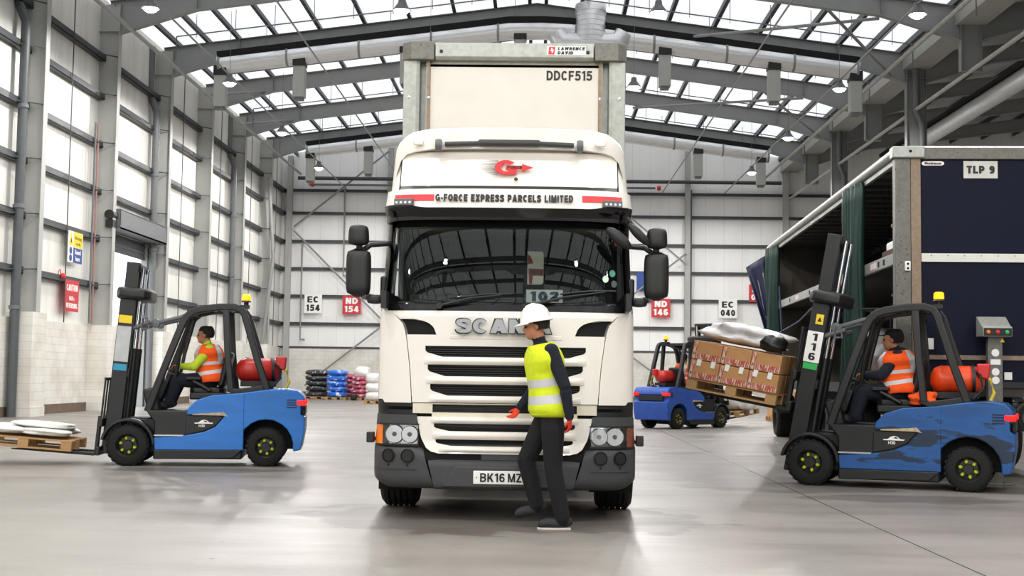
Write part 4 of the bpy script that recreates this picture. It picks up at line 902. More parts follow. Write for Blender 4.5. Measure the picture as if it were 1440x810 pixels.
m = MB(); m.tube([(-.62, .43, 3.545), (-.3, .42, 3.555), (-.28, .42, 3.56), (.28, .42, 3.56), (.3, .42, 3.555), (.62, .43, 3.545)], [.024, .024, .034, .034, .024, .024], 10); m.build('blind_roller', M_bump, T)
for s in (-1, 1):
    m = MB(); m.lathe([(.05, -.03), (.055, 0), (.05, .03)], (s*.68, .42, 3.54), axis=(1, 0, 0), n=14); m.box((s*.68, .44, 3.52), (.05, .06, .08)); m.build('roller_bracket', M_grey, T)
    m = MB(); m.box((s*.88, .47, 3.57), (.1, .03, .055)); m.build('fairing_plug', M_white, T, bevel=.01)
# --- mirrors
def rbox(m, c, sx, sy, sz, tap=1.0, e=4):
    rs = []
    for k in range(13):
        t = -1+2*k/12; f = (1-abs(t)**e)**(1/e) if abs(t) < 1 else 0; f = max(f, .25); ring = []; ts = 1+(tap-1)*(t+1)/2
        for j in range(20):
            a = 2*PI*j/20; ca, sa = math.cos(a), math.sin(a); q = (abs(ca)**e+abs(sa)**e)**(-1/e)
            ring.append(Vector(c)+Vector((ca*q*sx*f*ts, sa*q*sy*f, t*sz)))
        rs.append(ring)
    return m.rings(rs)
for s in (-1, 1):
    t0 = bpy.data.objects.new('mirror', None); C.objects.link(t0); t0.parent = T
    m = MB(); rbox(m, (s*1.405, .28, 2.285), .115, .085, .232, 1.0, 5); m.build('main_mirror', M_black, t0, ang=50)
    m = MB(); rbox(m, (s*1.405, .24, 2.635), .1, .08, .1, .9, 4); m.build('wide_angle_mirror', M_black, t0, ang=50)
    m = MB(); m.tube([(s*1.37, .3, 2.5), (s*1.3, .33, 2.555), (s*1.13, .42, 2.58)], .027, 8); m.cyl((s*1.4, .27, 2.5), (s*1.4, .25, 2.56), .03); m.build('mirror_arm', M_black, t0)
    m = MB(); rbox(m, (s*1.245, .3, 2.035), .075, .06, .045, 1, 4); m.tube([(s*1.33, .28, 2.06), (s*1.25, .3, 2.05), (s*1.17, .38, 2.03)], .03, 8); m.build('lower_bracket', M_black, t0)
    m = MB(); m.box((s*1.165, .40, 2.16), (.08, .14, .2)); m.build('hinge_block', M_black, t0, bevel=.02)
t0 = bpy.data.objects.new('mirror', None); C.objects.link(t0); t0.parent = T
m = MB(); m.ell((1.04, .1, 2.62), (.15, .04, .055), Matrix.Rotation(R(40), 3, 'Y')); m.build('kerb_mirror', M_black, t0)
m = MB(); m.ell((1.225, .12, 2.66), (.14, .04, .045), Matrix.Rotation(R(45), 3, 'Y')); m.tube([(1.12, .16, 2.82), (1.2, .14, 2.70), (1.36, .24, 2.6)], .02, 6); m.build('kerb_mirror_arm', M_black, t0)
# --- running gear
def wheel(parent, x, y, r=.5, w=.38, s=1, rim=M_grey, name='wheel', tyre_n=48):
    t = bpy.data.objects.new(name, None); C.objects.link(t); t.parent = parent; t.location = (x, y, r)
    m = MB(); pr = [(r*.6, -w/2*.8), (r*.62, -w/2), (r*.9, -w/2), (r*.985, -w*.40)]
    for k in range(4):
        a = -w*.40+w*.8*(k+1)/5; pr += [(r, a-w*.07), (r, a-.012), (r*.965, a-.008), (r*.965, a+.008), (r, a+.012)]
    pr += [(r, w*.38), (r*.985, w*.40), (r*.9, w/2), (r*.62, w/2), (r*.6, w/2*.8)]
    m.lathe(pr, (0, 0, 0), axis=(1, 0, 0), n=tyre_n, closed=True); m.build('tyre', M_tyre, t, ang=30)
    m = MB(); m.lathe([(.001, s*w*.25), (r*.25, s*w*.3), (r*.3, s*w*.1), (r*.55, s*w*.05), (r*.63, s*w*.45), (r*.6, -s*w*.3), (.001, -s*w*.3)], (0, 0, 0), axis=(1, 0, 0), n=28); m.build('rim', rim, t)
    return t
for s in (-1, 1): wheel(T, s*1.075, 1.42, .5, .36, s)
for s in (-1, 1):
    for dx in (.9, 1.1): wheel(T, s*dx*1.02, 5.1, .5, .26, s)
m = MB()
for s in (-1, 1): m.box((s*.42, 3.2, .85), (.09, 5.2, .26))
m.box((0, 1.42, .5), (1.7, .14, .14)); m.box((0, 5.1, .5), (1.7, .16, .16)); m.box((0, 1.1, .6), (.9, 1.2, .5))
m.build('chassis', M_dark, T)
m = MB(); m.cyl((-1.0, 2.6, .72), (-1.0, 3.9, .72), .3); m.build('fuel_tank', M_alu, T)
m = MB(); m.cyl((1.0, 2.6, .72), (1.0, 3.6, .72), .3); m.build('fuel_tank', M_alu, T)
m = MB(); m.lathe([(.1, 0), (.55, .0), (.55, .08), (.1, .1)], (0, 4.9, 1.05), n=28); m.build('coupling_plate', M_dark, T)
for s in (-1, 1):
    m = MB(); m.tube([(s*1.19, 1.0, .40), (s*1.235, 1.0, .38), (s*1.235, 1.0, .30), (s*1.19, 1.0, .29)], .01, 6); m.build('step_hook', M_alu, T)
# ------------------------------------------------------------------ its semi-trailer
TR = thing('semi_trailer', 'tall box trailer with galvanised headboard frame behind the white cab', 'trailer', (-.322, 14.9, 0))
zt = 5.19
m = MB(); m.box((0, .07, 3.05), (1.96, .06, 3.8)); hb = m.build('headboard_panel', M_whitep, TR)
caps('DDCF515', .112, M_txt, hb, (.64, .036, 4.828), fit=.53, wt=.19)
for s in (-1, 1):
    m = MB(); pr = [(-.02, .0), (.11, .0), (.11, .22), (.0, .26), (-.02, .26)]
    m.prism([(s*1.29, -.0), (s*1.14, -.02), (s*1.10, .0), (s*1.10, .14), (s*1.03, .14), (s*1.03, .02), (s*.985, .02), (s*.975, .10), (s*.975, .16), (s*1.29, .2)], 'z', 1.15, 5.03); po = m.build('corner_post', M_galv, TR, smooth=False, bevel=.006)
    m = MB(); m.box((s*1.0, .03, 3.0), (.035, .04, 4.0)); m.build('rust_streak', M_rust, po)
    for z in (4.55, 3.95):
        for x in (1.22, .995):
            m = MB(); m.lathe([(.018, 0), (.016, .01), (.001, .014)], (s*x, -.006 if x > 1.1 else .016, z), axis=(0, -1, 0), n=10); m.build('bolt', M_alu, po)
m = MB(); m.prism([(-.06, zt-.02), (-.03, zt), (.3, zt), (.3, zt-.2), (-.02, zt-.2), (-.06, zt-.17)], 'x', -.92, .92)
tb = m.build('top_beam', M_galv, TR, smooth=False, bevel=.008)
for s in (-1, 1):
    m = MB(); m.prism([(s*.93, -.07), (s*1.2, -.07), (s*1.305, .0), (s*1.305, .3), (s*.93, .3)], 'z', zt-.21, zt+.005); m.build('corner_casting', M_galvd, TR, smooth=False, bevel=.012)
    for x in (.85,):
        m = MB(); m.lathe([(.022, 0), (.02, .012), (.001, .016)], (s*x, -.06, zt-.11), axis=(0, -1, 0), n=10); m.build('bolt', M_black, tb)
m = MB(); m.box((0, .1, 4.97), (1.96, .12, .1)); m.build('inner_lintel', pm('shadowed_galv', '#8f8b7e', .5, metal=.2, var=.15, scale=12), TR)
m = MB(); m.box((.6, -.066, zt-.095), (.45, .008, .105)); mk = m.build('maker_plate', M_signwhite, TR)
caps('LAWRENCE', .036, M_txt, mk, (.66, -.071, zt-.07), fit=.31, wt=.26, shear=.15); caps('DAVID', .036, M_txt, mk, (.59, -.071, zt-.12), fit=.18, wt=.26, shear=.15)
m = MB(); m.prism([(.39, zt-.14), (.46, zt-.14), (.475, zt-.05), (.40, zt-.05)], 'y', -.074, -.068); lg = m.build('maker_mark', M_red, mk)
m = MB(); m.prism([(.41, zt-.1), (.43, zt-.1), (.43, zt-.12), (.445, zt-.12), (.445, zt-.1), (.462, zt-.085), (.44, zt-.085), (.44, zt-.065), (.425, zt-.065), (.425, zt-.085)], 'y', -.078, -.072); m.build('mark_cross', M_signwhite, lg)
m = MB(); m.box((0, 6.9, zt-.04), (2.5, 13.4, .06)); m.build('roof_skin', M_whitep, TR)
for s in (-1, 1):
    m = MB(); m.box((s*1.25, 6.9, 3.1), (.03, 13.4, 4.0)); m.build('side_curtain', M_navycur, TR)
m = MB(); m.box((0, 6.9, 1.12), (2.5, 13.5, .14)); 
for s in (-1, 1): m.box((s*.5, 7.2, .9), (.1, 12, .4))
m.build('trailer_chassis', M_dark, TR)
m = MB(); m.box((0, 13.6, 3.1), (2.5, .06, 4.0)); m.build('rear_door', M_whitep, TR)
for s in (-1, 1):
    for y in (8.6, 9.9, 11.2): wheel(TR, s*1.05, y, .5, .38, s)
    m = MB(); m.box((s*.8, 3.2, .55), (.12, .12, 1.1)); m.box((s*.8, 3.2, .03), (.3, .3, .06)); m.build('landing_leg', M_grey, TR)
# ------------------------------------------------------------------ people
def person(name, label, J, loc, rz, sleeve, trouser, hand, shoe, vest, vox=.012, sc_=1.0, hairmat=None, headgear=None, depth=1.0, hs=1.0):
    """J: joints in the body's own frame (x forward, y to its left, z up)"""
    J = {k: Vector(v) for k, v in J.items()}
    root = thing(name, label, 'person', loc, rz)
    m = MB(); caps_ = []          # capsules used to tell skin, sleeve, trouser and shoe apart
    def limb(pts, rad, mi, n=12):
        P, Rd = [], []
        for i in range(len(pts)-1):
            for k in range(6):
                t = k/6; P.append(pts[i].lerp(pts[i+1], t)); Rd.append(rad[i]+(rad[i+1]-rad[i])*t)
        P.append(pts[-1]); Rd.append(rad[-1])
        m.tube(P, Rd, n)
        for p, r in zip(pts, rad): m.ell(p, (r, r, r), nu=12, nv=8)
        for i in range(len(pts)-1): caps_.append((pts[i], pts[i+1], (rad[i]+rad[i+1])/2, mi))
    lat = (J['shL']-J['shR']).normalized()
    sp = [J['pelvis']-Vector((0, 0, .06)), J['pelvis'], J['waist'], J['chest'], J['neck']]
    def spine(t):
        ts = [0, .1, .38, .74, 1.0]
        for i in range(4):
            if t <= ts[i+1] or i == 3:
                u = (t-ts[i])/(ts[i+1]-ts[i]); p = sp[i].lerp(sp[i+1], u); d = (sp[i+1]-sp[i]).normalized(); return p, d
    def ring(t, grow=0, n=28, gb=0):
        T_ = [0, .06, .15, .38, .6, .76, .86, .93, 1.0]
        A = [.07, .115, .13, .112, .122, .122, .105, .085, .062]; B = [.09, .165, .178, .155, .172, .188, .185, .14, .065]
        a = float(np.interp(t, T_, A))*sc_*depth+grow; b = float(np.interp(t, T_, B))*sc_+grow+gb; p, d = spine(t)
        f = lat.cross(d).normalized(); out = []
        for k in range(n):
            ca, sa = math.cos(2*PI*k/n), math.sin(2*PI*k/n); e = 2.4; q = (abs(ca)**e+abs(sa)**e)**(-1/e)
            out.append(p+f*ca*q*a+lat*sa*q*b)
        return out
    m.rings([ring(i/24) for i in range(25)])
    caps_.append((sp[0], sp[1], .15, 2)); caps_.append((sp[1], sp[2]*.5+sp[1]*.5, .16, 2 )); caps_.append((sp[2], sp[3], .16, 1)); caps_.append((sp[3], sp[4]-Vector((0, 0, .03)), .12, 1))
    for s in 'LR':
        limb([J['chest'].lerp(J['sh'+s], .6)+Vector((0, 0, .0)), J['sh'+s]], [.075*sc_, .066*sc_], 1)
        limb([J['sh'+s], J['el'+s], J['wr'+s]], [.07*sc_, .056*sc_, .04*sc_], 1)
        limb([J['pelvis'].lerp(J['hip'+s], .7), J['hip'+s].lerp(J['kn'+s], .25), J['kn'+s]], [.105*sc_, .105*sc_, .08*sc_], 2)
        limb([J['kn'+s], J['kn'+s].lerp(J['an'+s], .35), J['an'+s]], [.08*sc_, .078*sc_, .068*sc_], 2)
        # shoe
        a, to = J['an'+s], J['to'+s]; d = (to-a); d = Vector((d.x, d.y, d.z)); up = Vector((0, 0, 1)); 
        heel = a-d.normalized()*.05+Vector((0, 0, -.045)); 
        m.tube([heel, a.lerp(to, .35)+Vector((0, 0, -.03)), a.lerp(to, .75), to, to+d.normalized()*.03], [.045*sc_, .05*sc_, .046*sc_, .04*sc_, .018], 12)
        m.ell(heel, (.045, .042, .042)); caps_.append((heel, to, .045, 4))
        # hand: palm, four fingers curled, thumb
        w_ = J['wr'+s]; hd = J['hd'+s].normalized(); cl = J['cl'+s].normalized() if 'cl'+s in J else Vector((1, 0, 0))
        side = hd.cross(cl).normalized(); side = side if s == 'L' else -side
        pc = w_+hd*.055
        rs = []
        for t, wd, th in ((0, .028, .02), (.35, .037, .018), (.7, .042, .016), (1, .04, .013)):
            c = w_+hd*(.1*t); rs.append([c+side*math.cos(2*PI*k/12)*wd+cl*math.sin(2*PI*k/12)*th for k in range(12)])
        m.rings(rs)
        for k, (off, ln) in enumerate(((-.031, .062), (-.0105, .072), (.0105, .068), (.031, .054))):
            b0 = w_+hd*.095+side*off; curl = J.get('curl', Vector((.5, 0, 0))).x
            b1 = b0+(hd*math.cos(curl)+cl*math.sin(curl)).normalized()*ln*.55; b2 = b1+(hd*math.cos(2*curl)+cl*math.sin(2*curl)).normalized()*ln*.4
            m.tube([b0-hd*.01, b0, b1, b2], [.0105, .0105, .0095, .0075], 8); m.ell(b2, (.008, .008, .008), nu=8, nv=6)
        t0 = w_+hd*.035+side*-.034; t1 = t0+(hd*.75-side*.7).normalized()*.034+cl*.012; t2 = t1+(hd*.95-side*.1+cl*.4).normalized()*.03
        m.tube([w_+hd*.02, t0, t1, t2], [.015, .014, .0115, .009], 8); m.ell(t2, (.009, .009, .009), nu=8, nv=6)
        caps_.append((w_+hd*.012, w_+hd*.17, .035, 3))
    # neck and head
    hd_, ne = J['head'], J['neck']; fw = J['face'].normalized(); up = (hd_-ne).normalized(); sd = up.cross(fw).normalized(); up = fw.cross(sd)
    Rm = Matrix((fw, sd, up)).transposed()*hs
    limb([ne-up*.03, hd_-up*.04], [.06, .055], 5)
    H = lambda x, y, z: hd_+Rm @ Vector((x, y, z))
    m.ell(H(-.01, 0, .03), (.1, .077, .1), Rm); m.ell(H(.025, 0, -.04), (.072, .062, .085), Rm); m.ell(H(.065, 0, -.085), (.032, .034, .028), Rm)
    m.ell(H(.098, 0, -.02), (.024, .014, .026), Rm); m.ell(H(.085, 0, .022), (.018, .05, .014), Rm); m.ell(H(.09, 0, -.062), (.012, .026, .008), Rm); m.ell(H(.09, 0, -.072), (.012, .022, .008), Rm)
    for s in (-1, 1): m.ell(H(-.005, s*.078, -.01), (.02, .01, .033), Rm)
    caps_.append((H(0, 0, -.06), H(0, 0, .06), .1, 0))
    tmp = m.build('tmp', M_skin, None, smooth=False)
    rm = tmp.modifiers.new('r', 'REMESH'); rm.mode = 'VOXEL'; rm.voxel_size = vox
    sm = tmp.modifiers.new('s', 'SMOOTH'); sm.iterations = 3; sm.factor = .5
    dg = bpy.context.evaluated_depsgraph_get(); me = bpy.data.meshes.new_from_object(tmp.evaluated_get(dg)); bpy.data.objects.remove(tmp)
    me.materials.clear()
    for mm in (M_skin, sleeve, trouser, hand, shoe, M_skin): me.materials.append(mm)
    n = len(me.polygons); cen = np.zeros(n*3); me.polygons.foreach_get('center', cen); cen = cen.reshape(-1, 3)
    best = np.full(n, 1e9); idx = np.zeros(n, int)
    for a, b, r, mi in caps_:
        a = np.array(a); b = np.array(b); d = b-a; t = np.clip(((cen-a)@d)/max(d@d, 1e-9), 0, 1); dist = np.linalg.norm(cen-(a+t[:, None]*d), axis=1)-r
        k = dist < best; best[k] = dist[k]; idx[k] = mi
    me.polygons.foreach_set('material_index', idx.astype(np.int32)); me.polygons.foreach_set('use_smooth', np.ones(n, bool))
    o = bpy.data.objects.new('body', me); C.objects.link(o); o.parent = root
    for s in (-1, 1):
        mm = MB(); mm.ell(H(.088, s*.03, .0), (.011, .012, .008), Rm, 10, 8); mm.build('eye', M_hair, root)
    # vest over the torso
    if vest:
        mats, bands, t0, t1, vert = vest
        mm = MB(); nr = 44; rr = [ring(t0+(t1-t0)*i/nr, .026+.02*(1-i/nr), gb=.035*math.sin(PI*min(1, max(0, (i/nr-.62)/.38)))) for i in range(nr+1)]
        vr = [[mm.bm.verts.new(p) for p in r] for r in rr]; nn = len(rr[0])
        for i in range(nr):
            t = t0+(t1-t0)*(i+.5)/nr
            for k in range(nn):
                f = mm._f([vr[i][k], vr[i][(k+1) % nn], vr[i+1][(k+1) % nn], vr[i+1][k]])
                if f is None: continue
                sa = math.sin(2*PI*(k+.5)/nn)
                st = any(a <= t <= b for a, b in bands) or (vert and t > bands[-1][1] and .42 < abs(sa) < .72)
                f.material_index = 1 if st else 0
        vo = mm.build('vest', mats, root, ang=60); so = vo.modifiers.new('th', 'SOLIDIFY'); so.thickness = .01; so.offset = 1
        for s in 'LR':          # shoulder straps of the vest
            pass
    if headgear == 'helmet':
        mm = MB(); pr = [(.001, .125), (.05, .12), (.09, .1), (.118, .065), (.133, .02), (.137, -.02), (.145, -.03), (.152, -.034), (.15, -.04), (.13, -.03), (.125, .02), (.1, .075), (.001, .11)]
        mm.lathe(pr, H(-.01, 0, .07), axis=up, n=32)
        for k in range(3): mm.tube([H(-.12, (k-1)*.03, .11), H(-.07, (k-1)*.03, .175), H(0, (k-1)*.03, .197), H(.06, (k-1)*.03, .178)], .009, 6)
        ho = mm.build('hard_hat', M_helmet, root, ang=60)
        mm = MB(); rs = []
        for k in range(9):
            a = R(-62+124*k/8); c, s_ = math.cos(a), math.sin(a); rs.append([H(-.01+.135*c, .135*s_, .045), H(-.01+(.135+.065*c)*c, (.15)*s_, .028), H(-.01+(.135+.065*c)*c, .15*s_, .02), H(-.01+.13*c, .13*s_, .032)])
        mm.rings(rs); mm.build('hat_peak', M_helmet, root)
    if headgear in ('cap', 'hair', 'helmet'):
        mm = MB(); mat_ = hairmat or M_hair
        rs = []
        for j in range(9):
            t = j/8; zz = -.05+.16*t
            f = math.sqrt(max(.02, 1-((zz-.02)/.118)**2)); rs.append([H(-.022+.112*f*math.cos(2*PI*k/20)*(1 if math.cos(2*PI*k/20) < .2 or zz > .045 else .62), .09*f*math.sin(2*PI*k/20), zz+.01) for k in range(20)])
        mm.rings(rs); mm.build('cap' if headgear == 'cap' else 'hair', mat_, root, ang=60)
        if headgear == 'cap':
            mm = MB(); mm.prism([(.07, -.06), (.13, -.045), (.155, 0), (.13, .045), (.07, .06)], 'z', 0, .008)
            po = mm.build('cap_peak', mat_, root); po.matrix_local = Matrix.Translation(H(0, 0, .05)) @ Rm.to_4x4()
            mm = MB(); mm.tube([ne+up*.0+sd*.075*math.cos(a)+fw*.08*math.sin(a) for a in [2*PI*k/16 for k in range(17)]], .03, 8, caps=False); mm.build('collar', mat_, root)
    return root
Vv = Vector
sn = 1.0
walker = person('person', 'person walking past the lorry in a white hard hat and yellow vest', dict(
    pelvis=(.06, 0, 1.02), waist=(.085, 0, 1.22), chest=(.12, 0, 1.46), neck=(.155, 0, 1.63), head=(.2, 0, 1.775), face=(1, .05, -.18),
    shL=(.06, .185, 1.55), elL=(-.06, .235, 1.25), wrL=(-.105, .215, .985), hdL=(-.05, 0, -1), clL=(.9, -.3, 0),
    shR=(.17, -.185, 1.545), elR=(.18, -.24, 1.25), wrR=(.33, -.2, 1.05), hdR=(.5, .1, -.7), clR=(.5, .4, .3),
    hipL=(.04, .095, .98), knL=(.03, .1, .53), anL=(-.055, .1, .10), toL=(.13, .11, .042),
    hipR=(.08, -.095, .98), knR=(.27, -.1, .585), anR=(.17, -.1, .2), toR=(.335, -.1, .11), curl=(.6, 0, 0)),
    (.17, 11.42+.1, 0), PI, M_navy, M_blackcloth, M_glove, M_shoe, ((M_yvest, M_refl), [(.2, .31), (.42, .53)], .03, .97, False), vox=.009, headgear='helmet')
for s, (a, b_) in (('L', ((-.1, .1, .012), (.17, .11, .012))),):
    m = MB(); m.prism([(-.125, .075), (-.13, .125), (-.08, .145), (.1, .148), (.15, .13), (.165, .108), (.15, .08), (.05, .06), (-.08, .058)], 'z', 0, .02); m.build('shoe_sole', M_sole, walker, bevel=.004)

# ------------------------------------------------------------------ forklifts (x forward, y to the driver's left)
def forklift(label, loc, rz, tilt, lift, hf, blue, gas, number=None, group=None):
    t = thing('forklift', label, 'forklift', loc, rz)
    W = .56
    arch = lambda cx, cz, r, a0, a1, n=12: [(cx+r*math.cos(R(a0+(a1-a0)*k/n)), cz+r*math.sin(R(a0+(a1-a0)*k/n))) for k in range(n+1)]
    m = MB(); m.prism([(.60, .1), (.60, .62), (.72, .78), (.16, .78), (.05, .9), (-.62, .98), (-.62, .1)], 'y', -W+.035, W-.035); m.build('chassis', M_fork, t, bevel=.02)
    m = MB(); m.box((.78, 0, .42), (.5, .62, .5)); m.box((.66, 0, .92), (.18, .84, .34), Matrix.Rotation(R(14), 3, 'Y')); m.build('front_cowl', M_fork, t, bevel=.03)
    for s in (-1, 1):
        m = MB(); m.prism([(.575, .23), (.585, .40), (.20, .425), (-.09, .48), (-.25, .555), (-.37, .70), (-.33, .735), (.15, .725), (.13, .82), (.02, .93), (-.2, 1.0), (-.64, 1.035), (-.64, .23)], 'y', s*(W-.04), s*(W+.008)); m.build('side_panel', blue, t, bevel=.012, smooth=True)
        m = MB(); m.prism([(.17, .44), (-.08, .495), (-.24, .565), (-.35, .695), (-.3, .715), (.16, .705)], 'y', s*(W-.04), s*(W-.006)); sp_ = m.build('battery_cover', M_fork, t, bevel=.008)
        m = MB(); m.prism([(.07, .735), (-.26, .755), (-.36, .765), (-.42, .70), (-.34, .715), (.07, .72)], 'y', s*W, s*(W+.014)); m.build('decal_strip', M_tan, t)
        y = s*(W-.004); lo = [(-.03, .60)]
        m = MB(); m.prism([(.04, .60), (.04, .612), (-.015, .617), (-.05, .645), (-.09, .655), (-.13, .645), (-.165, .617), (-.22, .612), (-.20, .598)], 'y', y, y+s*.006); m.build('side_logo', M_signwhite, sp_)
        m = MB(); m.prism([(-.085, .625), (-.1, .643), (-.125, .637), (-.14, .622)], 'y', y+s*.006, y+s*.009); m.build('logo_cutout', M_fork, sp_)
        text('H30', .05, M_signwhite, sp_, (-.06, y+s*.002, .568), (PI/2, 0, PI if s > 0 else 0), bold=.02, ext=.003)
        m = MB(); m.box((.39, s*(W-.01), .432), (.4, .04, .018)); m.build('step_edge', M_alu, t)
        m = MB(); m.prism([(.58, .1), (.58, .23), (-.62, .23), (-.5, .12)], 'y', s*(W-.1), s*(W+.015)); m.build('side_skirt', M_grey if False else M_fork, t, bevel=.01)
        m = MB(); o_ = arch(.95, .29, .375, 12, 178); i_ = arch(.95, .29, .335, 178, 12); m.prism(o_+i_, 'y', s*.33, s*(W+.01)); m.build('fender', M_fork, t, bevel=.01)
    # counterweight
    m = MB(); m.prism([(-.60, .24), (-.60, 1.035), (-.95, 1.085), (-1.2, 1.10), (-1.38, 1.075), (-1.46, 1.0), (-1.48, .9), (-1.43, .86), (-1.43, .74), (-1.49, .70), (-1.49, .52), (-1.44, .24), (-1.35, .22)]+arch(-.95, .28, .385, -8, 188)[::-1][0:13][::1], 'y', -W, W)
    cw = m.build('counterweight', blue, t, bevel=.045, seg=3)
    m = MB(); m.box((-1.0, 0, .55), (.8, .62, .62)); m.build('axle_housing', M_dark, t)
    m = MB(); m.box((-1.47, 0, .80), (.04, .8, .13)); m.build('rear_grille', M_fork, t, bevel=.01)
    for s in (-1, 1):
        m = MB(); m.box((-1.40, s*(W-.09), .90), (.16, .17, .13)); ho = m.build('lamp_housing', M_black, t, bevel=.015)
        m = MB(); m.box((-1.43, s*(W-.085), .905), (.13, .175, .075)); m.build('tail_lamp', M_tail, t, bevel=.012)
        for k in range(4):
            m = MB(); m.box((-1.30, s*(W-.006), .84+.035*k), (.14, .03, .012)); m.build('vent_slat', M_black, t)
    # wheels
    def fw(x, y, r, w, s, ax):
        e = bpy.data.objects.new('wheel', None); C.objects.link(e); e.parent = t; e.location = (x, y, r)
        m = MB(); m.lathe([(r*.55, -w/2), (r*.86, -w/2), (r*.97, -w*.38), (r, -w*.2), (r, w*.2), (r*.97, w*.38), (r*.86, w/2), (r*.55, w/2)], (0, 0, 0), axis=(0, 1, 0), n=40, closed=True); m.build('tyre', M_tyre, e, ang=50)
        for k in range(26):
            a = 2*PI*k/26
            for q in (-1, 1):
                pass
        m = MB()
        for k in range(22):
            a = 2*PI*k/22; c = Vector((math.cos(a)*r*.985, 0, math.sin(a)*r*.985))
            for q in (-1, 1): m.box(c+Vector((0, q*w*.27, 0)), (r*.06, w*.36, r*.13), Matrix.Rotation(-a, 3, 'Y') @ Matrix.Rotation(q*.45, 3, 'X'))
        m.build('tread_pattern', M_tyre, e)
        m = MB(); m.lathe([(.001, s*w*.32), (r*.22, s*w*.32), (r*.25, s*w*.2), (r*.42, s*w*.16), (r*.46, s*w*.3), (r*.55, s*w*.44), (r*.58, s*w*.40), (r*.58, -s*w*.4), (.001, -s*w*.4)], (0, 0, 0), axis=(0, 1, 0), n=28); m.build('rim', M_black, e)
        for k in range(6):
            a = 2*PI*k/6+.3; m = MB(); c = Vector((math.cos(a)*r*.34, s*w*.16, math.sin(a)*r*.34)); m.lathe([(.022, 0), (.024, s*.02), (.018, s*.035), (.001, s*.036)], c, axis=(0, 1, 0), n=6); m.box(c+Vector((0, s*.004, 0)), (.05, .01, .03), Matrix.Rotation(-a, 3, 'Y')); m.build('wheel_nut', M_lime, e)
    for s in (-1, 1):
        fw(.95, s*.44, .29, .24, s, 0); fw(-.95, s*.45, .275, .2, s, 0)
    m = MB(); m.cyl((.95, -.4, .29), (.95, .4, .29), .09); m.cyl((-.95, -.4, .28), (-.95, .4, .28), .06); m.build('axle', M_dark, t)
    # overhead guard
    pf = [(-.042, -.048), (.042, -.048), (.048, -.04), (.048, .04), (.042, .048), (-.042, .048), (-.048, .04), (-.048, -.04)]
    for s in (-1, 1):
        Y = s*.47
        pth = [(.70, .76), (.55, 1.2), (.395, 1.63), (.26, 2.0), (.2, 2.11), (.12, 2.18), (0, 2.215), (-.25, 2.25), (-.45, 2.255), (-.55, 2.22), (-.6, 2.15), (-.8, 1.5), (-.95, 1.08)]
        m = MB(); m.tube([(x, Y*(1 if z < 1.7 else .95), z) for x, z in pth], 1, prof=pf, up=Vector((0, 1, 0))); m.build('guard_pillar', M_fork, t, bevel=.01)
        m = MB(); m.tube([(-.34, Y*.95, 2.22), (-.38, Y, 1.6), (-.44, Y, 1.08)], 1, prof=[(a*.9, b*.9) for a, b in pf], up=Vector((0, 1, 0))); m.tube([(-.40, Y, 1.1), (-.5, Y, 1.05), (-.85, Y, 1.1), (-.93, Y, 1.13)], 1, prof=[(a*.8, b*.8) for a, b in pf], up=Vector((0, 1, 0))); m.build('guard_side_frame', M_fork, t, bevel=.01)
        m = MB(); m.cyl((.62, Y*.5, 2.02), (-.2, Y*.8, 2.235), .03, n=10); m.lathe([(.06, -.04), (.065, 0), (.06, .04), (.02, .045)], (.66, Y*.5, 2.01), axis=(0, 1, 0), n=16); m.build('tilt_cylinder', M_grey, t)
        m = MB(); m.tube([(.42, s*.16, .85), (.30, s*.28, 1.6), (.17, s*.3, 2.12)], .028, 8); m.build('inner_strut', M_fork, t)
    m = MB()
    for x in (.1, -.02, -.14, -.26, -.38, -.5): m.box((x, 0, 2.225), (.05, .86, .03), Matrix.Rotation(R(20), 3, 'Y'))
    m.box((.16, 0, 2.17), (.09, .86, .07)); m.box((-.53, 0, 2.23), (.09, .86, .06)); m.build('guard_roof_grille', M_fork, t)
    m = MB(); m.box((0, 0, 2.245), (.7, .8, .012)); m.build('roof_panel', M_fork, t)
    # controls and seat
    m = MB(); m.cyl((.62, 0, .85), (.45, 0, 1.3), .045); m.box((.56, 0, 1.08), (.14, .5, .3), Matrix.Rotation(R(-20), 3, 'Y')); m.build('steering_column', M_fork, t, bevel=.02)
    m = MB(); ax = Vector((-.35, 0, .93)).normalized(); u, v = fr(ax); c = Vector((.42, 0, 1.34))
    m.tube([c+(u*math.cos(a)+v*math.sin(a))*.17 for a in [2*PI*k/24 for k in range(25)]], .016, 8, caps=False)
    for k in range(3): a = 2*PI*k/3; m.cyl(c, c+(u*math.cos(a)+v*math.sin(a))*.17, .012, n=6)
    m.build('steering_wheel', M_black, t)
    m = MB(); rbox(m, (-.08, 0, 1.06), .25, .24, .06, 1, 5); m.build('seat', M_black, t)
    m = MB(); R_ = Matrix.Rotation(R(-14), 3, 'Y'); m.box((-.33, 0, 1.36), (.1, .46, .52), R_); m.build('seat_back', M_black, t, bevel=.04)
    m = MB(); m.box((-.15, 0, .98), (.6, .6, .1)); m.build('seat_base', M_fork, t, bevel=.02)
    m = MB(); m.cyl((-.15, .27, 1.05), (.12, .27, 1.2), .03); m.box((.1, .27, 1.23), (.22, .09, .05)); m.build('armrest', M_black, t, bevel=.015)
    # gas cylinder on its cradle
    m = MB(); L = .27
    m.lathe([(.001, -L-.06), (.08, -L-.05), (.145, -L-.005), (.172, -L+.07), (.175, L-.07), (.145, L+.005), (.08, L+.05), (.001, L+.06)], (-.80, .02, 1.36), axis=(1, .18, 0), n=28); m.build('gas_cylinder', gas, t, ang=60)
    m = MB(); m.box((-.80, .02, 1.165), (.5, .36, .08)); m.box((-.8, 0, 1.12), (.2, .3, .1)); 
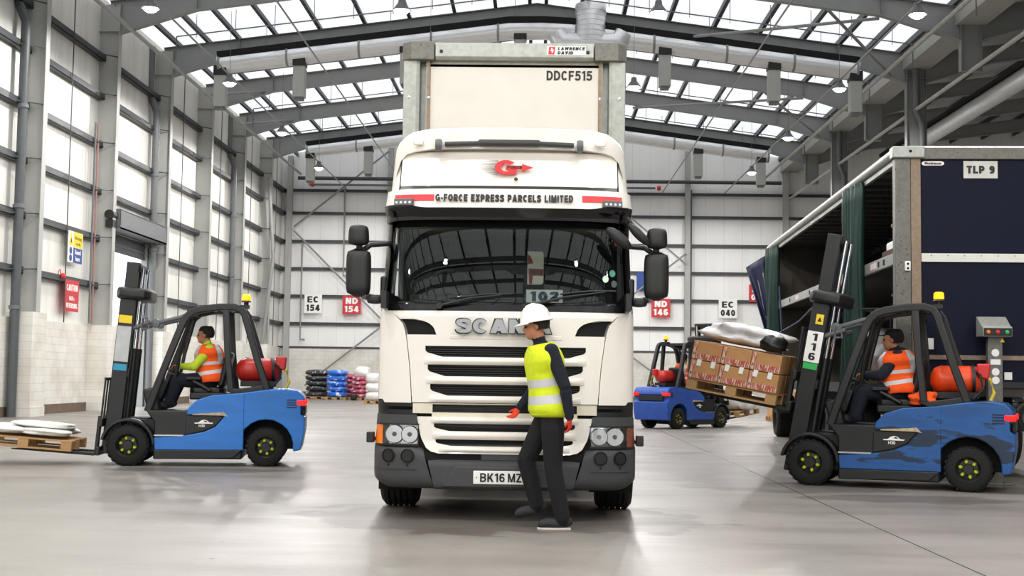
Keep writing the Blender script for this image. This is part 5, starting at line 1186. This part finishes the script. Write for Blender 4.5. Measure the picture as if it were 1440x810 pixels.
    for x in (-.62, -.98): m.lathe([(.177, -.02), (.186, -.02), (.186, .02), (.177, .02)], (x, .02, 1.36), axis=(1, .18, 0), n=24, closed=True)
    m.build('cylinder_cradle', M_black, t)
    m = MB(); m.prism([(-.04, -.1), (.1, -.06), (.1, .1), (-.06, .1)], 'y', -.06, .06); o = m.build('red_bracket', M_red, t, bevel=.02); o.location = (-1.14, .12, 1.46)
    m = MB(); m.tube([(-1.1, .1, 1.42), (-1.2, .16, 1.36), (-1.24, .18, 1.2), (-1.2, .2, 1.1)], .022, 8); m.build('yellow_hose', pm('yellow_hose', '#c9b53a', .6), t)
    m = MB(); m.tube([(-.97, .06, 1.5), (-1.08, .2, 1.42), (-1.12, .24, 1.25), (-1.0, .26, 1.12)], .018, 8); m.build('gas_hose', M_black, t)
    # beacon
    m = MB(); m.box((-.58, .18, 2.27), (.14, .14, .05)); m.cyl((-.6, .18, 2.27), (-.6, .18, 2.36), .035); m.cyl((-.6, .18, 2.34), (-.6, .18, 2.365), .075, .06); m.build('beacon_base', M_black, t)
    m = MB(); m.lathe([(.06, 0), (.064, .02), (.06, .075), (.04, .09), (.001, .092)], (-.6, .18, 2.365), n=20); m.build('beacon_lens', M_beacon, t)
    # mast
    mt = bpy.data.objects.new('mast', None); C.objects.link(mt); mt.parent = t; mt.location = (1.2, 0, .16); mt.rotation_euler = (0, -R(tilt), 0)
    chan = lambda m, y, z0, z1, d, w, s: (m.box((0, y, (z0+z1)/2), (d, .025, z1-z0)), m.box((-d/2+.0125, y-s*w/2, (z0+z1)/2), (.025, w, z1-z0)), m.box((d/2-.0125, y-s*w/2, (z0+z1)/2), (.025, w, z1-z0)))
    for s in (-1, 1):
        m = MB(); chan(m, s*.40, 0, 2.3, .21, .08, s); m.build('outer_upright', M_fork, mt, bevel=.006)
        m = MB(); chan(m, s*.315, lift, 2.3+lift, .17, .07, s); m.build('inner_upright', M_fork, mt, bevel=.006)
        m = MB(); m.cyl((-.14, s*.2, .1), (-.14, s*.2, 1.5), .045, n=12); m.build('lift_cylinder', M_fork, mt)
        m = MB(); m.cyl((-.14, s*.2, 1.5), (-.14, s*.2, 2.24+lift), .026, n=12); m.build('lift_rod', M_chrome, mt)
        m = MB(); m.tube([(.05, s*.1, hf+.2), (.05, s*.1, 2.2+lift)], 1, prof=[(-.02, -.008), (.02, -.008), (.02, .008), (-.02, .008)]); m.build('lift_chain', M_black, mt)
    m = MB(); rbox(m, (-.06, 0, 2.27), .24, .5, .1, 1, 5); m.build('top_crossmember', M_fork, mt, ang=50)
    for z in (.15, 1.15):
        m = MB(); m.box((-.1, 0, z), (.05, .78, .12)); m.build('crossmember', M_fork, mt)
    m = MB(); m.box((-.03, 0, 2.24+lift), (.16, .62, .12)); m.build('inner_crossmember', M_fork, mt, bevel=.02)
    for s in (-1, 1):
        m = MB(); m.cyl((-.1, s*.33, 1.78), (-.34, s*.33, 1.9), .03); m.build('tilt_anchor', M_grey, mt)
    m = MB(); rr = [(-.24, .40, 1.78), (-.24, .46, 1.93), (-.3, .46, 1.95), (-.34, .45, 1.8), (-.24, .40, 1.78)]; m.tube(rr, .014, 6); m.build('work_lamp_guard', M_grey, mt)
    if number:
        m = MB(); m.box((0, .418, 1.62), (.2, .008, .4)); pt = m.build('number_plate', M_signwhite, mt)
        for k, ch in enumerate(number): caps(ch, .095, M_txt, pt, (0, .4235, 1.745-.125*k), (PI/2, 0, PI), fit=.07 if ch == '1' else .085, wt=.2)
        m = MB(); m.box((0, .42, 1.37), (.18, .006, .08)); m.build('green_sticker', M_greenst, mt)
        m = MB(); m.box((-.02, .42, 1.98), (.095, .006, .13)); ys_ = m.build('hazard_sticker', M_signyel, mt)
        m = MB(); m.prism([(-.05, 1.95), (.01, 1.95), (-.02, 2.01)], 'y', .423, .426); m.build('hazard_symbol', M_txt, ys_)
    else:
        m = MB(); m.box((0, .418, 1.55), (.19, .008, .5)); m.build('label_plate', pm('grey_label', '#b9bbba', .5), mt)
        m = MB(); m.box((0, .42, 1.9), (.18, .006, .11)); m.build('hazard_sticker', M_signyel, mt)
        m = MB(); m.box((0, .42, 1.22), (.18, .006, .09)); m.build('blue_sticker', pm('teal_sticker', '#2a93b8', .5), mt)
    ca = bpy.data.objects.new('carriage', None); C.objects.link(ca); ca.parent = t; ca.matrix_parent_inverse = Matrix(); ca.parent = mt; ca.location = (.16, 0, hf)
    m = MB(); m.box((0, 0, .08), (.05, 1.04, .12)); m.box((0, 0, .48), (.05, 1.04, .12)); m.box((-.03, 0, .28), (.05, .5, .4))
    for k in range(6): m.box((.0, -.5+.2*k, .80), (.025, .03, .58))
    m.box((0, 0, 1.09), (.03, 1.04, .04)); m.build('backrest', M_fork, ca, bevel=.008)
    for s in (-1, 1):
        m = MB(); m.prism([(.03, .56), (.075, .56), (.075, .045), (1.1, .02), (1.2, .008), (1.2, 0), (.075, 0), (.03, .02)], 'y', s*.28-.055, s*.28+.055); m.build('fork', M_fork, ca, bevel=.005)
    return t, ca
fr_, fm_ = forklift('blue forklift numbered 116 tilting a load of cartons beside the navy trailer', (4.53, 16.785, 0), R(158.3), 10, .8, .74, M_blue, M_orange, '116')
fl_, fml_ = forklift('blue forklift driving past the open roller door with a red gas cylinder', (-4.86, 18.78, 0), R(188.6), 4.5, .42, -.05, M_blue2, pm('red_cylinder', '#c4281c', .35, var=.05))
fc_, fmc_ = forklift('distant blue forklift seen from behind by the end wall', (3.95, 35.24, 0), R(47), 5, .4, .02, pm('deep_blue_paint', '#2650a8', .4, var=.15), pm('red_cylinder', '#c4281c', .35))
def driver(label, truck, vestm, sleeve, capm, hg='cap', k=1.15, dp=1.2, hs=1.05):
    return person('person', label, dict(
        pelvis=(-.13, 0, 1.2), waist=(-.1, 0, 1.38), chest=(-.08, 0, 1.58), neck=(-.07, 0, 1.73), head=(-.01, 0, 1.86), face=(1, .05, -.05),
        shL=(-.1, .19, 1.645), elL=(.1, .255, 1.4), wrL=(.30, .15, 1.40), hdL=(1, -.35, .1), clL=(0, .2, -1),
        shR=(-.1, -.19, 1.645), elR=(.1, -.25, 1.4), wrR=(.30, -.13, 1.40), hdR=(1, .35, .1), clR=(0, .2, -1),
        hipL=(-.1, .1, 1.2), knL=(.34, .16, 1.2), anL=(.44, .16, .89), toL=(.62, .16, .835),
        hipR=(-.1, -.1, 1.2), knR=(.34, -.16, 1.2), anR=(.46, -.16, .89), toR=(.63, -.16, .835), curl=(.75, 0, 0)),
        truck.location, truck.rotation_euler.z, sleeve, M_navy, M_skin, M_shoe, ((vestm, M_refl), [(.25, .33), (.47, .55)], .08, .97, True), vox=.012, headgear=hg, hairmat=capm, sc_=k, depth=dp, hs=hs)
d1 = driver('person in a black cap and orange vest seated at the wheel of forklift 116', fr_, M_orvest, M_navy, M_blackcloth, k=1.25, dp=1.4, hs=1.12)
for s in (-1, 1):
    for (p, q) in (((.12, 1.29), (.2, 1.12)), ((.43, 1.05), (.36, .99))):
        pass
d2 = driver('person in an orange vest with lime sleeves driving past the roller door', fl_, M_orvest, pm('lime_sleeve', '#b9cf2a', .8, var=.06), M_hair, 'hair')
d3 = driver('person in an orange vest driving the distant forklift', fc_, M_orvest, pm('lime_sleeve', '#b9cf2a', .8), M_hair, 'hair')
# ------------------------------------------------------------------ the open-sided double deck trailer in the neighbouring bay
TB = thing('curtain_trailer', 'navy double deck trailer with its side curtain drawn open', 'trailer', (6.08, 17.54, 0), R(-2.7))
Lt = 13.5
m = MB(); m.box((.17, .03, 2.83), (2.2, .05, 3.1)); dr = m.build('rear_door', M_blue_trl, TB, bevel=.006)
m = MB(); m.box((.17, -.012, 3.0), (2.2, .03, .115)); bd = m.build('rubbing_band', M_alu if False else pm('white_band', '#dcdcd4', .4, var=.05), TB, bevel=.004)
for k in range(10):
    m = MB(); m.lathe([(.011, 0), (.009, .006), (.001, .008)], (-.8+.22*k, -.027, 3.03), axis=(0, -1, 0), n=8); m.build('rivet', M_galv, bd)
m = MB(); m.box((.17, -.01, 1.66), (2.2, .03, .06)); m.build('lower_rail', M_rust, TB)
m = MB(); m.box((.17, .0, 1.3), (2.2, .06, .08)); m.build('door_sill', M_black, TB)
m = MB(); m.box((0, .05, 4.42), (2.56, .16, .16)); m.build('header_beam', M_galvd, TB, bevel=.008)
m = MB(); m.box((.1, .06, 4.505), (2.4, .2, .025)); m.build('roof_lip', M_signwhite, TB)
for s in (-1, 1):
    m = MB(); m.prism([(s*1.275, -.03), (s*1.07, -.03), (s*1.07, .05), (s*1.11, .05), (s*1.11, .14), (s*1.275, .14)], 'z', .95, 4.36); m.build('corner_post', M_galvd, TB, bevel=.006)
    if s < 0:
        m = MB(); m.box((-1.0, .02, 2.65), (.13, .1, 3.4)); m.build('hinge_post', M_rust, TB, bevel=.006)
    m = MB(); m.box((s*1.1, .03, 4.43), (.43, .22, .16)); m.build('corner_casting', M_galv, TB, bevel=.015)
    m = MB(); m.lathe([(.02, 0), (.018, .01), (.001, .014)], (s*1.08, -.08, 4.44), axis=(0, -1, 0), n=10); m.build('bolt', M_dark, TB)
m = MB(); m.box((-1.12, -.045, 2.88), (.075, .04, .13)); sk = m.build('socket', M_signwhite, TB, bevel=.008)
for z in (2.91, 2.85):
    m = MB(); m.lathe([(.016, 0), (.016, .004)], (-1.12, -.066, z), axis=(0, -1, 0), n=10); m.build('socket_hole', M_dark, sk)
m = MB(); m.box((-.135, -.004, 4.2), (.45, .012, .235)); sg = m.build('fleet_plate', pm('plate_grey', '#cdccc4', .5), TB)
caps('TLP 9', .105, M_txt, sg, (-.135, -.0125, 4.2), fit=.37, wt=.26)
m = MB(); m.prism([(-.765+.05*math.cos(a)+(.1 if math.cos(a) > 0 else -.1), 4.285+.03*math.sin(a)) for a in [2*PI*k/16 for k in range(16)]], 'y', -.006, .006); mk2 = m.build('maker_badge', M_signwhite, TB)
text('Montracon', .05, pm('maroon_text', '#571a1c', .5), mk2, (-.765, -.0085, 4.285), bold=.04)
for (x, z, w_, h_) in ((.2, 1.42, .1, .1), (-.82, 1.84, .09, .15)):
    m = MB(); m.box((x, -.004, z), (w_, .012, h_)); m.build('paper_label', M_signwhite, TB)
# roof, rails, decks
m = MB(); m.box((0, Lt/2, 4.47), (2.45, Lt, .05)); m.build('roof_skin', M_grey, TB)
for k in range(20):
    m = MB(); m.box((0, .5+k*.66, 4.42), (2.4, .06, .06)); m.build('roof_bow', M_galvd, TB)
for s in (-1, 1):
    m = MB(); m.cyl((s*1.22, .1, 4.45), (s*1.22, Lt, 4.45), .075, n=14); m.box((s*1.2, Lt/2, 4.36), (.05, Lt, .1)); m.build('cant_rail', M_galv, TB)
m = MB(); m.box((1.24, Lt/2, 2.8), (.03, Lt, 3.3)); m.build('far_curtain', pm('dark_curtain_inside', '#2b2d33', .7, var=.1), TB)
m = MB(); m.box((0, Lt-.03, 2.8), (2.5, .06, 3.3)); m.build('front_bulkhead', pm('bulkhead_board', '#8d857b', .7, var=.06, scale=2), TB)
m = MB(); m.box((-1.18, Lt/2, 3.02), (.06, Lt-.2, .16)); rv = m.build('deck_edge_rail', M_galv, TB, bevel=.004)
for y in (1.0, 1.35, 2.4, 5, 7.6, 10.2):
    m = MB(); m.box((-1.213, y, 3.02), (.01, .08, .08)); m.build('rail_slot', M_dark, rv)
for y in (1.7, 9.2):
    m = MB(); m.box((-1.213, y, 3.02), (.008, .4, .09)); m.build('reflective_label', pm('label_pink', '#e6d3d0', .5), rv)
m = MB(); m.box((0, Lt/2, 2.98), (2.3, Lt-.3, .05)); m.build('upper_deck', pm('deck_board', '#3b3835', .8, var=.15), TB)
m = MB(); m.box((0, Lt/2, 1.22), (2.5, Lt, .16)); m.build('lower_deck', pm('deck_board', '#3b3835', .8), TB)
m = MB(); 
for s in (-1, 1): m.box((s*.5, Lt/2+.4, .98), (.12, Lt-1.2, .36))
m.box((0, 8, .9), (.3, 6, .2)); m.build('trailer_chassis', M_dark, TB)
for y in (2.3, 4.9, 7.5, 10.1):
    m = MB(); m.box((.9, y, 2.9), (.06, .08, 2.9)); m.build('side_pillar', M_galv, TB)
for y in (1.25, 1.9):
    m = MB(); m.cyl((-.4, y, 3.0), (-.4, y, 4.2), .03, n=10); m.cyl((-.4, y, 4.2), (-.4, y, 4.32), .05, n=10); m.build('load_pole', M_alu, TB)
    m = MB(); m.cyl((-.3, y, 1.3), (-.3, y, 2.7), .03, n=10); m.cyl((-.3, y, 2.7), (-.3, y, 2.8), .06, n=10); m.build('load_pole', M_alu, TB)
for z in (2.55, 2.35, 3.55):
    m = MB(); m.cyl((-1.1, 1.0, z), (1.2, 1.0, z), .025, n=8); m.build('cross_bar', M_galvd, TB)
# bunched curtain, wavy in plan
def curtain(name, y0, y1, z0, z1, mat, amp=.09, n=7, x=-1.3, flare=0.0, parent=TB):
    m = MB()
    def F(u, v, d):
        y = y0+(y1-y0)*u; z = z0+(z1-z0)*v; a = amp*(.7+.5*(1-v))
        return Vector((x+a*math.sin(u*n*2*PI)+.02*math.sin(v*7+u*5)-flare*(1-v)+d*.012/.012*.0, y+.06*math.sin(v*4+u*9)+flare*.2*(1-v), z))
    nu, nv = n*10, 14; g = [[m.bm.verts.new(F(i/nu, j/nv, 0)) for j in range(nv+1)] for i in range(nu+1)]
    for i in range(nu):
        for j in range(nv): m._f([g[i][j], g[i+1][j], g[i+1][j+1], g[i][j+1]])
    o = m.build(name, mat, parent, ang=80); so = o.modifiers.new('t', 'SOLIDIFY'); so.thickness = .012; return o
curtain('bunched_curtain', 2.3, 3.25, 1.1, 4.36, M_green, .11, 5)
curtain('bunched_curtain', 11.9, 12.9, 1.1, 4.36, M_green, .13, 5, flare=-.05)
m = MB()          # navy end flap hanging out from the rail
P = [(-1.25, 4.32), (-1.95, 4.0), (-1.55, 2.75), (-1.3, 2.05), (-1.2, 2.3)]
def flap(u, v):
    top = Vector((-1.2-.6*u, 12.95+.35*u, 4.36-.38*u)); bot = Vector((-1.15-.12*u, 13.0+.1*u, 1.75+.3*u)); p = top.lerp(bot, v); p.y += .08*math.sin(u*9+v*3); return p
g = [[m.bm.verts.new(flap(i/14, j/14)) for j in range(15)] for i in range(15)]
for i in range(14):
    for j in range(14): m._f([g[i][j], g[i+1][j], g[i+1][j+1], g[i][j+1]])
o = m.build('curtain_flap', M_navycur, TB, ang=80); so = o.modifiers.new('t', 'SOLIDIFY'); so.thickness = .012
m = MB(); P0 = [flap(.45, .15)+Vector((0, -.02, 0)), flap(.7, .2)+Vector((0, -.02, 0)), flap(.62, .6)+Vector((0, -.02, 0)), flap(.4, .75)+Vector((0, -.02, 0))]
a_ = [m.bm.verts.new(p) for p in P0]; b_ = [m.bm.verts.new(p+Vector((0, -.01, 0))) for p in P0]; m._f(a_); m._f(b_)
for i in range(4): m._f([a_[i], a_[(i+1) % 4], b_[(i+1) % 4], b_[i]])
m.build('flap_window', pm('flap_tan', '#9a8d7c', .7, var=.2), o)
for (a, c) in (((-1.3, 12.2, 2.3), (-1.0, 6.5, 3.0)), ((-1.28, 12, 4.2), (-1.25, 12.1, 1.2)), ((-1.27, 11.4, 3.4), (-1.26, 10.6, 1.3))):
    m = MB(); a, c = Vector(a), Vector(c); m.tube([a, a.lerp(c, .5)+Vector((0, 0, -.12)), c], .022, 6); m.build('curtain_strap', M_navycur, TB)
for s in (-1, 1):
    for y in (3.2, 4.5, 5.8): wheel(TB, s*1.06, y, .5, .38, s)
    wheel(TB, s*.93, 13.1, .5, .42, s, rim=pm('white_rim', '#dfe2e6', .35, var=.05))
    m = MB(); m.box((s*1.1, 12.2, .75), (.3, .5, .35)); m.build('side_locker', M_black, TB, bevel=.02)
def place(t, y=0):
    return TB.matrix_basis @ Vector(t)
bpy.context.view_layer.update()
def lump(mb, c, r, seed=0, amp=.18, nu=26, nv=16, flat=.0):
    rnd = random.Random(seed); ph = [rnd.uniform(0, 6.28) for _ in range(8)]; c = Vector(c); rs = []
    for j in range(nv+1):
        t = -PI/2+.04+(PI-.08)*j/nv; ring = []
        for i in range(nu):
            a = 2*PI*i/nu; e = 3.2
            q = (abs(math.cos(a))**e+abs(math.sin(a))**e)**(-1/e); qt = (abs(math.cos(t))**e+abs(math.sin(t))**e)**(-1/e)
            k = 1+amp*(math.sin(3*a+ph[0]+2*t)*.4+math.sin(7*a+ph[1]-3*t)*.25+math.sin(5*t+ph[2]+a)*.35+math.sin(11*a+ph[3]+6*t)*.15)
            p = Vector((math.cos(t)*math.cos(a)*q*qt*r[0]*k, math.cos(t)*math.sin(a)*q*qt*r[1]*k, math.sin(t)*qt*r[2]*(k if t > -.3 else 1))); ring.append(c+p)
        rs.append(ring)
    return mb.rings(rs)
def pallet(label, M, group=None, L=1.2, W=1.0):
    t = bpy.data.objects.new('pallet', None); C.objects.link(t); t.matrix_world = M; tag(t, label, 'pallet', group)
    for k in range(7):
        m = MB(); m.box((0, -W/2+.06+k*(W-.12)/6, .135), (L, .1, .022)); m.build('top_board', M_wood, t, bevel=.003)
    for y in (-W/2+.05, 0, W/2-.05):
        m = MB(); m.box((0, y, .011), (L, .1, .022)); m.build('bottom_board', M_wood, t)
        for x in (-L/2+.07, 0, L/2-.07):
            m = MB(); m.box((x, y, .073), (.14, .1, .1)); m.build('block', M_wood, t)
    return t
def tagm(o, M, label, cat, group=None): o.matrix_world = M; return tag(o, label, cat, group)
# white sacks on the two decks
for k, (x, y, z, r, lab) in enumerate(((-.42, 5.4, 1.84, (.45, .45, .4), 'crumpled white bulk sack deep on the lower trailer deck'), (-.5, 4.2, 1.68, (.38, .4, .24), 'lower white sack nearer the door on the lower trailer deck'))):
    p = pallet('wooden pallet under the %s sack on the lower trailer deck' % ('crumpled bulk', 'lower')[k], TB.matrix_world @ Matrix.Translation((x, y, 1.3)), L=.9, W=.9)
    m = MB(); lump(m, (0, 0, 0), r, 5+k, .2); tagm(m.build('bulk_sack', M_wrap, None, ang=70), TB.matrix_world @ Matrix.Translation((x, y, 1.446+r[2])), lab, 'sack')
m = MB(); m.prism([(-.5, 0), (.5, 0), (.5, .1), (.2, .24), (-.2, .28), (-.5, .12)], 'y', -.4, .4); tagm(m.build('foam_block', M_signwhite, None, bevel=.02), TB.matrix_world @ Matrix.Translation((-.6, .95, 3.2)), 'white foam block lying on the upper trailer deck', 'packaging')
m = MB(); m.box((0, 0, .1), (1.2, .9, .19)); tagm(m.build('dark_crate', pm('brown_crate', '#4b3325', .8, var=.15), None, bevel=.01), TB.matrix_world @ Matrix.Translation((-.55, .95, 3.006)), 'dark brown crate under the foam block on the upper trailer deck', 'crate')
# ------------------------------------------------------------------ control pedestal in front of the trailer door
t = thing('control_pedestal', 'grey steel control post with three coloured buttons before the navy door', 'control post', (6.0, 17.25, 0), R(-2))
m = MB(); m.box((0, 0, .97), (.19, .1, 1.94)); m.box((0, 0, .01), (.34, .3, .02)); m.build('post', M_galvd, t, bevel=.008)
m = MB(); m.prism([(-.16, 1.93), (-.16, 2.06), (-.1, 2.07), (.1, 2.2), (.14, 2.2), (.14, 1.93)], 'x', -.19, .19); cb = m.build('console', M_galv, t, bevel=.008)
for x, mt_, nm in ((-.12, M_amber, 'amber_button'), (0, M_red, 'red_button'), (.12, M_greenst, 'green_button')):
    m = MB(); m.lathe([(.026, 0), (.026, .012), (.02, .016), (.02, .026), (.001, .028)], (x, -.16, 1.99), axis=(0, -1, 0), n=14); m.build(nm, mt_, cb)
m = MB(); m.box((0, -.164, 1.99), (.36, .006, .1)); m.build('button_plate', M_black, cb)
for k, z in enumerate((1.72, 1.6, 1.47, 1.36)):
    m = MB()
    if k == 1: m.box((0, -.053, z), (.13, .006, .07))
    else: m.lathe([(.05, 0), (.05, .006)], (0, -.05, z), axis=(0, -1, 0), n=18)
    m.build('post_sticker', M_signwhite, t)
m = MB(); m.prism([(.06, 1.86), (.12, 1.86), (.09, 1.92)], 'y', -.06, -.052); m.build('hazard_tag', M_signyel, t)
# ------------------------------------------------------------------ carton load on the forks of forklift 116
bpy.context.view_layer.update()
MW = fm_.matrix_world.copy()
pallet('pallet carrying the printed cartons on the raised forks', MW @ Matrix.Translation((.78, 0, .046)), L=1.2, W=1.0)
proto_c = None
def carton(label, M, sz, group):
    global proto_c
    L, W_, H_ = sz
    t = bpy.data.objects.new('carton', None); C.objects.link(t); t.matrix_world = M; tag(t, label, 'box', group)
    m = MB(); m.box((0, 0, H_/2), (L, W_, H_)); m.build('box_body', M_card, t, bevel=.006)
    for s in (-1, 1):
        m = MB(); m.box((0, s*(W_/2+.002), .05), (L*.98, .004, .075)); m.build('printed_tape', M_tape, t)
        m = MB(); m.box((-s*0+L/2-.035, s*(W_/2+.002), H_*.58), (.05, .004, H_*.7)); m.build('corner_tape', M_tape, t)
    return t
Lc = .395
names = ('next to the mast', 'in the middle', 'at the fork tips')
for tier in range(2):
    for side in range(2):
        for k in range(3):
            carton('brown printed carton %s of the %s tier, on the %s side' % (names[k], ('lower', 'upper')[tier], ('near', 'far')[1-side] if False else ('far', 'near')[side]), MW @ Matrix.Translation((.385+Lc*k, -.26+.52*side, .195+.255*tier)), (Lc-.006, .5, .245), 'printed cartons on the raised pallet')
for k in range(6):
    m = MB(); m.prism([(-.03, 0), (.03, 0), (.035, -.085), (-.02, -.09)], 'y', 0, .006)
    tagm(m.build('paper_tag', M_signwhite), MW @ Matrix.Translation((.30+.19*k, .517, .455)), 'white paper tag hanging between the carton tiers, %s from the mast' % ORD[k], 'tag', 'paper tags on the carton load')
m = MB(); lump(m, (0, 0, 0), (.52, .44, .13), 3, .3, 40, 16); tagm(m.build('wrap_bundle', M_wrap, None, ang=80), MW @ Matrix.Translation((.78, 0, .855)), 'white heap of stretch wrap lying on top of the carton load', 'packaging')
m = MB(); lump(m, (0, 0, 0), (.16, .2, .1), 9, .2); tagm(m.build('dark_bundle', M_black, None, ang=80), MW @ Matrix.Translation((.36, .38, .82)), 'dark bag at the mast end of the carton load', 'bag')
# ------------------------------------------------------------------ low load on the left forklift
MW = fml_.matrix_world.copy(); LV = Matrix.Rotation(R(0), 4, 'Y')
def level(MW, x, y, z):     # a flat frame at the fork tips
    p = MW @ Vector((x, y, z)); e = MW.to_euler(); q = MW.to_quaternion() @ Vector((1, 0, 0)); return Matrix.Translation(p) @ Matrix.Rotation(math.atan2(q.y, q.x), 4, 'Z')
pallet('pallet with flat white sacks carried low past the roller door', MW @ Matrix.Translation((1.0, 0, .046)), L=1.3, W=1.1)
for k, (x, y, z, r) in enumerate(((.75, -.25, .25, (.33, .27, .055)), (.75, .28, .24, (.33, .26, .05)), (1.3, -.22, .24, (.3, .3, .055)), (1.3, .3, .24, (.3, .25, .05)), (.85, .05, .325, (.42, .3, .045)))):
    m = MB(); lump(m, (0, 0, 0), r, 20+k, .12); tagm(m.build('flat_sack', pm('dusty_white_sack', '#d9d8d2', .6, var=.08, bump=.3), None, ang=80), MW @ Matrix.Translation((x, y, z+.035)), ('white flat sack near the mast on the far side of the low pallet', 'white flat sack near the mast on the near side of the low pallet', 'white flat sack at the fork tips on the far side of the low pallet', 'white flat sack at the fork tips on the near side of the low pallet', 'white flat sack lying on top of the others on the low pallet')[k], 'sack', 'flat sacks on the low pallet')
# ------------------------------------------------------------------ low load on the distant forklift
MW = fmc_.matrix_world.copy()
pallet('pallet under the white bulk bags on the distant forklift', MW @ Matrix.Translation((.95, 0, .046)), L=1.1, W=1.0)
for k, (x, y, z, r, lab) in enumerate(((.6, .02, .56, (.4, .4, .36), 'large white bulk bag with tied ears on the distant forklift'), (.62, -.52, .42, (.25, .22, .22), 'smaller white bag beside the big one on the distant forklift'))):
    t = bpy.data.objects.new('bulk_bag', None); C.objects.link(t); t.matrix_world = MW @ Matrix.Translation((x+.3, y, z)); tag(t, lab, 'bag')
    m = MB(); lump(m, (0, 0, 0), r, 40+k, .14); m.build('bag_body', M_wrap, t, ang=80)
    for s in (-1, 1):
        m = MB(); m.tube([(s*.15, 0, r[2]*.8), (s*.17, 0, r[2]+.1), (s*.13, 0, r[2]+.18)], [.06, .045, .07], 8); m.build('tied_ear', M_wrap, t)
# ------------------------------------------------------------------ goods along the end wall and beyond the trailer
def stack(label, x, y, w, d, h, mat, kind, seed, cat='pallet load', top=None, nr=5):
    pallet('pallet under the ' + label, Matrix.Translation((x, y, 0)), L=w, W=d)
    t = thing(kind, label, cat, (x, y, .146))
    rnd = random.Random(seed); nx = max(2, int(w/.45))
    hh = (h-.15)/nr
    for r_ in range(nr):
        m = MB(); lump(m, (rnd.uniform(-.02, .02), 0, hh*(r_+.5)), (w/2*.98, d/2*.98, hh*.56), seed+r_, .06, 36, 10); m.build('packed_layer', mat, t, ang=80)
    if top:
        m = MB(); lump(m, (0, 0, h-.15+.2), (w*.42, d*.42, .28), seed+50, .16); m.build('wrapped_top', top, t, ang=80)
    return t
M_bw = pm('black_wrapped_goods', '#3c3d40', .35, var=.6, scale=7, c2='#c9c9cc', c2t=.6, bump=.4)
M_bl = pm('blue_wrapped_goods', '#2c72d8', .3, var=.3, scale=5, c2='#dfe8f5', c2t=.56, bump=.4)
M_pk = pm('pink_wrapped_goods', '#b4506a', .4, var=.4, scale=7, c2='#e8d3d6', c2t=.56, bump=.4)
stack('black film wrapped bales by the end wall corner', -11.3, 66.6, 1.25, 1.2, 1.5, M_bw, 'wrapped_bales', 1)
stack('blue film wrapped bales by the end wall', -10.15, 65.6, 1.05, 1.1, 1.5, M_bl, 'wrapped_bales', 2)
stack('pink sacks behind the blue bales by the end wall', -9.6, 67.2, .9, 1.0, 1.3, M_pk, 'stacked_sacks', 3)
stack('pink sacks topped with a white wrapped bundle by the end wall', -8.85, 65.2, .95, 1.0, 1.2, M_pk, 'stacked_sacks', 4, top=M_wrap)
m = MB(); lump(m, (0, 0, 0), (.16, .16, .18), 8, .1); tagm(m.build('black_sack', M_black, None, ang=80), Matrix.Translation((-9.15, 64.55, .19)), 'small black sack on the floor before the pink sacks', 'sack')
stack('tall white wrapped load beside the lorry bumper by the end wall', -7.25, 58.0, .9, 1.0, 1.35, M_wrap, 'wrapped_load', 6, nr=3)
stack('black film wrapped bottles seen under the navy trailer', 17.55, 49.0, 1.2, 1.1, 1.25, M_bw, 'wrapped_bottles', 11)
def boxes(label, x, y, n, sz, seed):
    pallet('pallet under the cartons ' + label, Matrix.Translation((x, y, 0)), L=1.15, W=1.0)
    rnd = random.Random(seed)
    for k in range(n):
        ix, iz = k % 2, k//2
        carton('plain carton %s, %s from the floor on the %s stack' % (label, ORD[iz], ('near', 'far')[ix]), Matrix.Translation((x-.28+.56*ix, y-.1+rnd.uniform(-.04, .04), .147+iz*.402)), (.53, .8, .4), 'cartons on the floor pallets')
boxes('beyond the navy trailer', 18.9, 48.6, 4, None, 1)
boxes('behind the white bulk bags', 8.0, 42.2, 4, None, 2)
m = MB(); lump(m, (0, 0, 0), (.3, .3, .22), 61, .2); tagm(m.build('white_bag', M_wrap, None, ang=80), Matrix.Translation((18.9, 48.5, 1.18)), 'white plastic bag on the cartons beyond the navy trailer', 'bag')
# loose wheel leaning far off by the edge of the view
t = thing('spare_wheel', 'black lorry wheel standing beyond the navy trailer', 'wheel', (13.0, 34.6, 0), R(80))
w_ = wheel(t, 0, 0, .42, .26, -1)
m = MB(); m.box((0, .0, .02), (.5, .3, .04)); m.build('wheel_chock', M_wood, t)
# orange jacket behind the driver of forklift 116
bpy.context.view_layer.update()
m = MB(); lump(m, (0, 0, 0), (.15, .13, .08), 71, .35, 30, 16); tagm(m.build('orange_jacket', pm('orange_cloth', '#ff5a12', .85, var=.12, scale=20), None, ang=80), fr_.matrix_world @ Matrix.Translation((-.42, .33, 1.11)), 'crumpled orange jacket tucked behind the seat of forklift 116', 'jacket')
